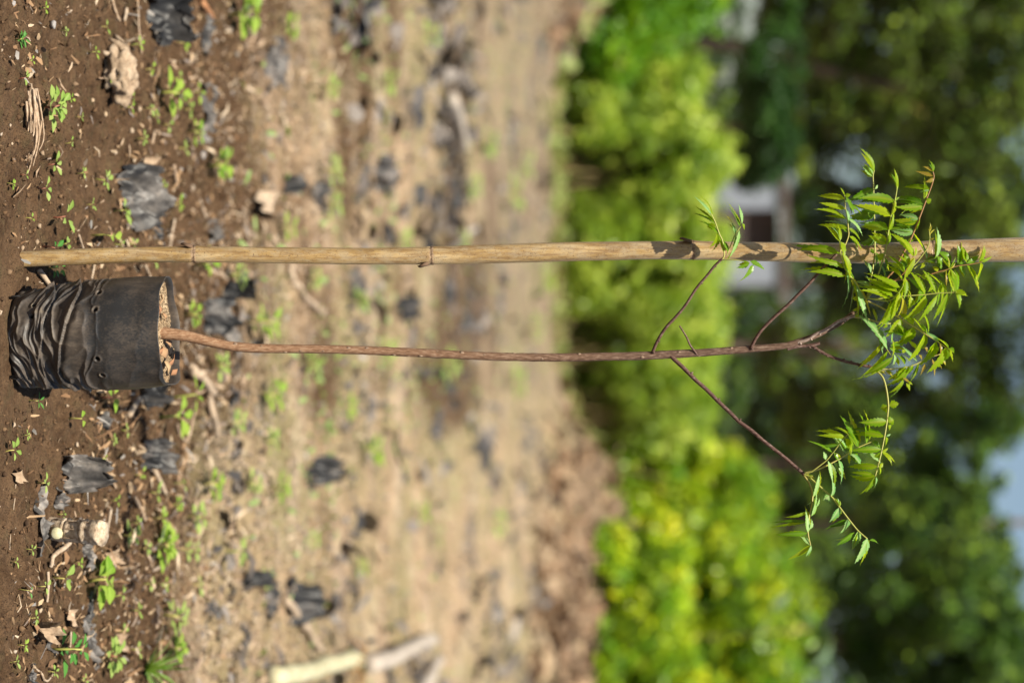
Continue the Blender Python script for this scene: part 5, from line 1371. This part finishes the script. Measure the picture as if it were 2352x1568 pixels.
# dry leaves and chips
def dry_leaf(label, x, y, L, w, ang, h, mat='dead_leaf', name='dry_leaf', cat='dry leaf', curl=1.0):
    p = gnd(x, y); v, f = [], []
    n, mm = 12, 7
    for i in range(n):
        for j in range(mm):
            u, q = i / (n - 1), j / (mm - 1) * 2 - 1
            hw = w / 2 * max(0.04, math.sin(math.pi * (u * .96 + .02) ** .8)) * (1 + .22 * math.sin(i * 1.3 + j * .8 + x) + .1 * math.sin(i * 3.1))
            X, Yd = (u - .5) * L, q * hw
            Z = h * (.45 + .55 * math.sin(u * 4 * curl + q * 1.4)) + .35 * h * abs(q) ** 1.5 + .2 * h * math.sin(i * 1.7 + j * 2.1)
            xx, yy = p.x + X * math.cos(ang) - Yd * math.sin(ang), p.y + X * math.sin(ang) + Yd * math.cos(ang)
            v.append((xx, yy, hz(xx, yy) + max(.001, Z)))
    for i in range(n - 1):
        for j in range(mm - 1): f.append((i * mm + j, i * mm + j + 1, (i + 1) * mm + j + 1, (i + 1) * mm + j))
    return tag(MB().add(v, f).build(name, MAT[mat], None, p), label, cat)


dry_leaf('crumpled tan dry leaf near the bottom corner, beside the tall herb', 78, 1450, .056, .036, 1.25, .03, curl=1.7)
dry_leaf('flat tan dry leaf lying beyond the upright stub', 248, 1275, .055, .034, 1.3, .016)
dry_leaf('small folded tan leaf on the soil in front of the curled film', 34, 1092, .026, .022, 1.2, .012)
dry_leaf('tan crumpled leaf beyond the small silver-grey scrap', 270, 1480, .04, .04, .2, .016)
dry_leaf('round tan disc of dry husk blurred above the pole', 596, 473, .07, .16, 0.1, .03, 'palewood', 'dry_husk', 'husk')
dry_leaf('pale crinkled leaf in front of the blurred cluster near the pole', 325, 385, .04, .05, .5, .02)
dry_leaf('curled brown leaf beside the dark narrow strip of film', 150, 1420, .035, .03, .5, .014, 'stick')

m = NT('stone'); g = m.noise(90, 5, .65, m.coord()); m.set(col=m.mix(m.n('ObjectInfo').outputs['Random'], m.ramp(g, [(.3, (.24, .19, .14)), (.7, (.48, .39, .30))]), m.ramp(g, [(.3, (.28, .19, .11)), (.7, (.55, .40, .25))])), rough=.85, nrm=m.bump(g, .5, .003)); MAT['stone'] = m.m
m = NT('grey_stone'); g = m.noise(120, 5, .65, m.coord()); m.set(col=m.ramp(g, [(.3, (.20, .18, .17)), (.7, (.42, .39, .37))]), rough=.85, nrm=m.bump(g, .5, .003)); MAT['grey_stone'] = m.m


def stone(label, x, y, wpx, mat='stone', group=None, name='stone', cat='stone'):
    p = gnd(x, y); r = wpx / 2 * pxm(p.y)
    return tag(rock(name, MAT[mat], p + Vector((0, 0, r * .35)), r, r * R.uniform(.8, 1.1), r * R.uniform(.6, .8), R.uniform(0, 3), .35, R.uniform(0, 60), None, 2), label, cat, group)


stone('grey pebble alone on bare soil in front of the pale stump', 119, 57, 19, 'grey_stone')
stone('whitish pebble in the top near corner', 28, 8, 17, 'grey_stone')
stone('round tan stone near the large crumpled sheet, brightest there', 335, 379, 22)
stone('smaller tan stone next to the brightest round one', 305, 366, 15)
stone('tan stone beyond the pointed-leaf weed', 391, 256, 20)
stone('pale stone in the line of scraps beyond the leafy weed near the top edge', 462, 356, 20, 'grey_stone')
stone('pale stone touching the large crumpled sheet above the pole', 308, 412, 20)
for x, y in ((22, 288), (26, 330), (240, 262), (318, 250), (262, 350), (300, 300), (210, 230), (350, 1180), (285, 1410), (232, 1180), (420, 1370), (60, 640), (40, 705), (160, 600), (250, 600), (30, 975), (175, 1020), (90, 1400), (140, 1200), (295, 1560), (400, 420), (440, 430), (510, 90), (560, 250), (420, 190)):
    w = R.uniform(8, 15)
    stone(where(x, y, 'small tan pebble'), x, y, w, group='small scattered pebbles')

# --- weeds
def blade_leaf(base, tip, w, mat, parent, name='leaf', round_=0.5, cup=0.25, nrm=None, n=7):
    """An oval leaf; round_ puts its widest point (0 near the stalk .. 1 near the tip)."""
    ax = tip - base; L = ax.length; t = ax / L
    up = nrm or Vector((R.uniform(-.25, .25), -0.35 + R.uniform(-.3, .2), 1))
    side = t.cross(up).normalized(); nn = side.cross(t).normalized()
    v, f, a = [], [], []
    e = 0.55 + 0.9 * round_
    for i in range(n + 1):
        u = i / n
        prof = math.sin(math.pi * (u ** e)) if 0 < u < 1 else 0
        hw = w / 2 * max(prof, 0.05) * (1 + R.uniform(-.04, .04))
        mid = base + t * (L * u) - nn * (cup * L * .5 * u * u)
        v += [mid - side * hw + nn * hw * .3, mid - side * hw * .5 + nn * hw * .1, mid, mid + side * hw * .5 + nn * hw * .1, mid + side * hw + nn * hw * .3]
        a += [0, 0, .7, 0, 0]
    for i in range(n):
        for j in range(4): f.append((i * 5 + j, i * 5 + j + 1, i * 5 + j + 6, i * 5 + j + 5))
    return MB().add(v, f, a).build(name, mat, parent, base)


def weed(label, x, y, size, n=6, shape=0.6, asp=0.55, mat='weed', tall=0.4, tiers=1, group=None, red=False, cat='weed', stalk=0.35, one=False):
    """size: spread in photo units; n leaves per tier round a short stem."""
    p = gnd(x, y); s = size * pxm(p.y) * 1.32
    root = empty('weed', p, label, cat, group)
    top = p + Vector((R.uniform(-.1, .1) * s, R.uniform(-.1, .1) * s, s * tall + .003))
    mb = MB().tube([p - Vector((0, 0, .004)), (p + top) / 2 + Vector((R.uniform(-.04, .04) * s, 0, 0)), top], [s * .035, s * .03, s * .02], 6)
    mb.build('stem', MAT['red_stem' if red else 'rachis'], root, p)
    for k in range(tiers):
        c = p + (top - p) * ((k + 1) / tiers)
        a0 = R.uniform(0, 6.28); sc = 1 - .18 * k
        for i in range(n):
            a = a0 + 6.283 * i / n + R.uniform(-.25, .25)
            L = s * .5 * sc * R.uniform(.75, 1.1)
            el = R.uniform(.05, .55)
            d = Vector((math.cos(a) * math.cos(el), math.sin(a) * math.cos(el), math.sin(el)))
            b = c + d * L * stalk * R.uniform(.7, 1.1)
            blade_leaf(b, b + d * L, L * asp * R.uniform(.85, 1.15), MAT[mat], root, 'leaf', shape)
    return root


weed('large light green rosette of fleshy oval leaves in the top near corner', 104, 246, 62, 6, .75, .62, 'weed', .35, 3, red=True, stalk=.5)
weed('small ferny sprout under the large rosette, nearest the top corner', 36, 92, 34, 7, .4, .3, 'weed_deep', .3, 2)
weed('pale four-leaved sprout at the near edge below the ferny one', 43, 182, 28, 4, .6, .42, 'weed', .3, 1, red=True)
weed('pale five-leaved rosette on bare soil between large rosette and pole', 110, 377, 34, 5, .7, .5, 'weed', .25, 1, red=True)
weed('tiny reddish sprout at the near edge, next to the five-leaved rosette', 46, 402, 18, 3, .5, .4, 'weed', .4, 1, red=True)
weed('red-stemmed four-leaved sprout nearest the pole on its upper side', 84, 431, 36, 4, .7, .5, 'weed', .35, 1, red=True)
weed('spreading light sprout with long oval leaves above the foot of the pole', 122, 499, 46, 5, .65, .45, 'weed', .4, 1, red=True, stalk=.6)
weed('grey-green sprout standing by itself in front of the large crumpled sheet', 218, 410, 40, 6, .6, .4, 'weed', .4, 1)
weed('pale cross-shaped sprout of four leaves beside the large crumpled sheet', 262, 486, 44, 4, .75, .5, 'weed', .3, 1)
weed('pointed-leaf green weed beyond the pale stump', 362, 212, 70, 5, .35, .5, 'weed_bright', .5, 2)
weed('bright blurred weed at the top edge beyond the rust brown twig', 528, 34, 78, 6, .5, .6, 'weed_bright', .5, 2)
weed('leafy blurred weed in line with the round tan stones', 480, 380, 64, 6, .5, .5, 'weed_bright', .4, 2)
weed('yellow-green weed between the rolled film and the leafy blurred weed', 433, 302, 48, 6, .5, .45, 'weed_bright', .4, 2)
weed('small fresh sprout arching over soil beyond the pale stump', 276, 246, 34, 4, .3, .25, 'weed_bright', .5, 1)
weed('yellowish two-leaf sprout against the pale stump', 300, 105, 30, 4, .5, .5, 'weed_bright', .4, 1)
weed('red-stalked herb at the foot of the pole on its upper side', 97, 566, 40, 4, .5, .45, 'weed_deep', .5, 1, red=True)
weed('heart-leaved sprout just above the pole', 212, 540, 44, 2, .35, .8, 'weed_bright', .8, 1, stalk=.2)
weed('small herb squeezed between pole and bag', 112, 616, 38, 5, .5, .45, 'weed_deep', .45, 2)
weed('light weed right behind the rim of the bag', 428, 720, 46, 5, .5, .5, 'weed_bright', .4, 2)
weed('upright blurred weed beyond the black hollow scrap', 568, 738, 62, 5, .35, .45, 'weed_bright', .7, 2)
weed('weed showing on both sides of the pole at its first joint', 450, 608, 50, 5, .5, .55, 'weed_bright', .4, 1)
weed('loose weed between pole and bag, past the first joint', 524, 632, 46, 6, .45, .4, 'weed', .5, 2)
weed('weed crossing behind the base of the stem', 488, 838, 44, 5, .5, .5, 'weed', .4, 2)
weed('bright pair of blurred leaves beyond the thick pale stick', 600, 902, 62, 5, .5, .65, 'weed_bright', .4, 2)
weed('tiny vivid sprout at the foot of the bag on its lower side', 66, 918, 28, 5, .35, .3, 'weed_deep', .5, 1)
weed('single round pale leaf on bare soil below the bag', 158, 960, 36, 2, .6, .8, 'weed_bright', .6, 1, stalk=.25)
weed('two-leaved yellow-green sprout pressed against the side of the bag', 232, 912, 52, 4, .55, .5, 'weed_bright', .35, 1, red=True)
weed('weed with broad light leaves near the top of the bag', 368, 958, 70, 5, .45, .7, 'weed_bright', .45, 1)
weed('slender pale weed beside the corner of the bag rim', 392, 912, 54, 5, .3, .22, 'weed_bright', .8, 1)
weed('small shaded sprout at the near edge below the bag', 12, 1038, 40, 4, .6, .5, 'weed', .3, 1)
weed('four-leaved sprout in front of the curled flap of film', 86, 1106, 34, 4, .6, .45, 'weed', .35, 1)
weed('three-leaved sprout on bare soil past the upright stub', 122, 1324, 46, 4, .55, .6, 'weed', .4, 1)
weed('tiny pale sprout beside the three-leaved one', 85, 1345, 30, 3, .5, .5, 'weed', .4, 1)
weed('big clump of round light green leaves past the upright stub', 200, 1338, 84, 6, .6, .75, 'weed_bright', .4, 2, stalk=.45)
weed('tall leafy herb with a long drooping leaf near the bottom corner', 118, 1490, 72, 4, .45, .45, 'weed_deep', .7, 3)
weed('fleshy rosette at the bottom edge beside the dusty strip', 240, 1508, 64, 7, .75, .5, 'weed', .3, 2, red=True)
weed('leafy weed beyond the small silver-grey scrap', 352, 1255, 76, 6, .6, .5, 'weed_bright', .35, 3)
weed('soft grey-green weed on the brown soil, alone beyond the broken twig', 432, 1186, 54, 5, .55, .45, 'weed', .4, 2)
weed('yellow-green blurred weed where soil turns to straw', 468, 1112, 54, 6, .5, .5, 'weed_bright', .4, 2)
weed('low weed among litter beyond the upright stub', 280, 1226, 48, 5, .5, .45, 'weed', .35, 2)
weed('long-leaved weed at the edge of the brown soil', 376, 1410, 62, 5, .5, .35, 'weed', .4, 2)
weed('mixed weed next to the grass tuft at the bottom edge', 386, 1490, 50, 6, .5, .5, 'weed_bright', .4, 2)
weed('blurred weed on straw above the round black lump', 520, 1266, 52, 6, .5, .4, 'weed', .4, 1)
weed('pale sprout beside the wide blue-grey flap', 335, 1128, 40, 5, .6, .4, 'weed', .4, 1)
weed('thin sprout past the big clump of round leaves', 258, 1368, 32, 4, .5, .35, 'weed', .4, 1)
weed('bent sprig at the bottom near edge', 44, 1352, 26, 3, .4, .35, 'weed_deep', .6, 1)
for x, y, s in ((330, 700, 28), (262, 560, 24), (198, 470, 22), (58, 500, 22), (150, 330, 22), (175, 268, 18), (205, 120, 22), (230, 60, 24), (315, 320, 26), (345, 265, 26), (408, 340, 30), (395, 180, 30), (420, 250, 30), (360, 430, 26), (90, 20, 20), (66, 1420, 24), (40, 1480, 24), (22, 1520, 24),
                (110, 1540, 24), (300, 1200, 26), (310, 1090, 26), (255, 1150, 24), (215, 1220, 20), (400, 1110, 34), (410, 1260, 34), (440, 1340, 34), (300, 1490, 28), (330, 1340, 28), (170, 1290, 22), (180, 1560, 24), (16, 420, 18), (140, 70, 16),
                (238, 180, 26), (288, 205, 24), (332, 160, 28), (372, 285, 30), (404, 95, 32), (440, 215, 34), (330, 250, 26), (290, 560, 26), (366, 660, 30), (395, 470, 30), (340, 595, 26), (246, 1010, 24), (276, 985, 26), (222, 1060, 22), (352, 1190, 32),
                (392, 1160, 32), (320, 1260, 28), (360, 1340, 30), (300, 1400, 28), (268, 1450, 26), (405, 1420, 34), (430, 1260, 34), (132, 1180, 20), (60, 1260, 20), (26, 1290, 18), (62, 140, 18), (150, 230, 20), (178, 400, 22), (140, 560, 22), (50, 1000, 18)):
    weed(where(x, y, 'little green seedling'), x, y, s, R.choice((3, 4, 5)), .6, .5, R.choice(('weed', 'weed', 'weed_bright')), .35, 1, group='little seedlings on the near soil', cat='seedling')
for x, y, s in ((737, 392, 52), (742, 470, 46), (640, 520, 44), (800, 690, 46), (735, 200, 46), (860, 800, 52), (1150, 440, 60), (1030, 560, 52), (1060, 430, 50), (600, 1010, 46), (620, 1120, 48), (828, 1030, 58), (690, 830, 44), (1000, 830, 60), (1160, 880, 56), (905, 560, 46), (700, 640, 44), (1090, 330, 56),
                (960, 80, 56), (870, 190, 46), (950, 1180, 40), (810, 1300, 36), (1120, 1200, 46), (780, 930, 46), (1230, 640, 52), (1205, 760, 52), (640, 60, 50), (560, 1110, 44), (590, 1330, 40), (700, 1240, 36), (1180, 380, 52), (520, 970, 44)):
    weed(where(x, y, 'blurred green tuft'), x, y, s, 7, .4, .4, R.choice(('weed', 'weed_bright')), .5, 2, group='blurred tufts in the straw', cat='weed tuft')

# grass tuft at the bottom edge
gp = gnd(330, 1535)
gt = empty('grass_tuft', gp, 'tuft of long narrow grass blades at the bottom edge', 'grass')
for i in range(34):
    a = R.uniform(0, 6.28); L = R.uniform(.05, .14); el = R.uniform(.35, 1.3)
    d = Vector((math.cos(a) * math.cos(el), math.sin(a) * math.cos(el), math.sin(el)))
    q = smooth_path([gp, gp + d * L * .55, gp + d * L + Vector((d.x * .3, d.y * .3, -.35)) * L * .45], 4)
    v, f = [], []
    for j, p in enumerate(q):
        w = .0024 * (1 - j / (len(q) - 1)) ** .6 + .0002; s_ = Vector((-math.sin(a), math.cos(a), .2)) * w
        v += [p - s_, p + s_ + Vector((0, 0, .0003))]
    for j in range(len(q) - 1): f.append((j * 2, j * 2 + 1, j * 2 + 3, j * 2 + 2))
    MB().add(v, f).build('grass_blade', MAT['grass'], gt, gp)
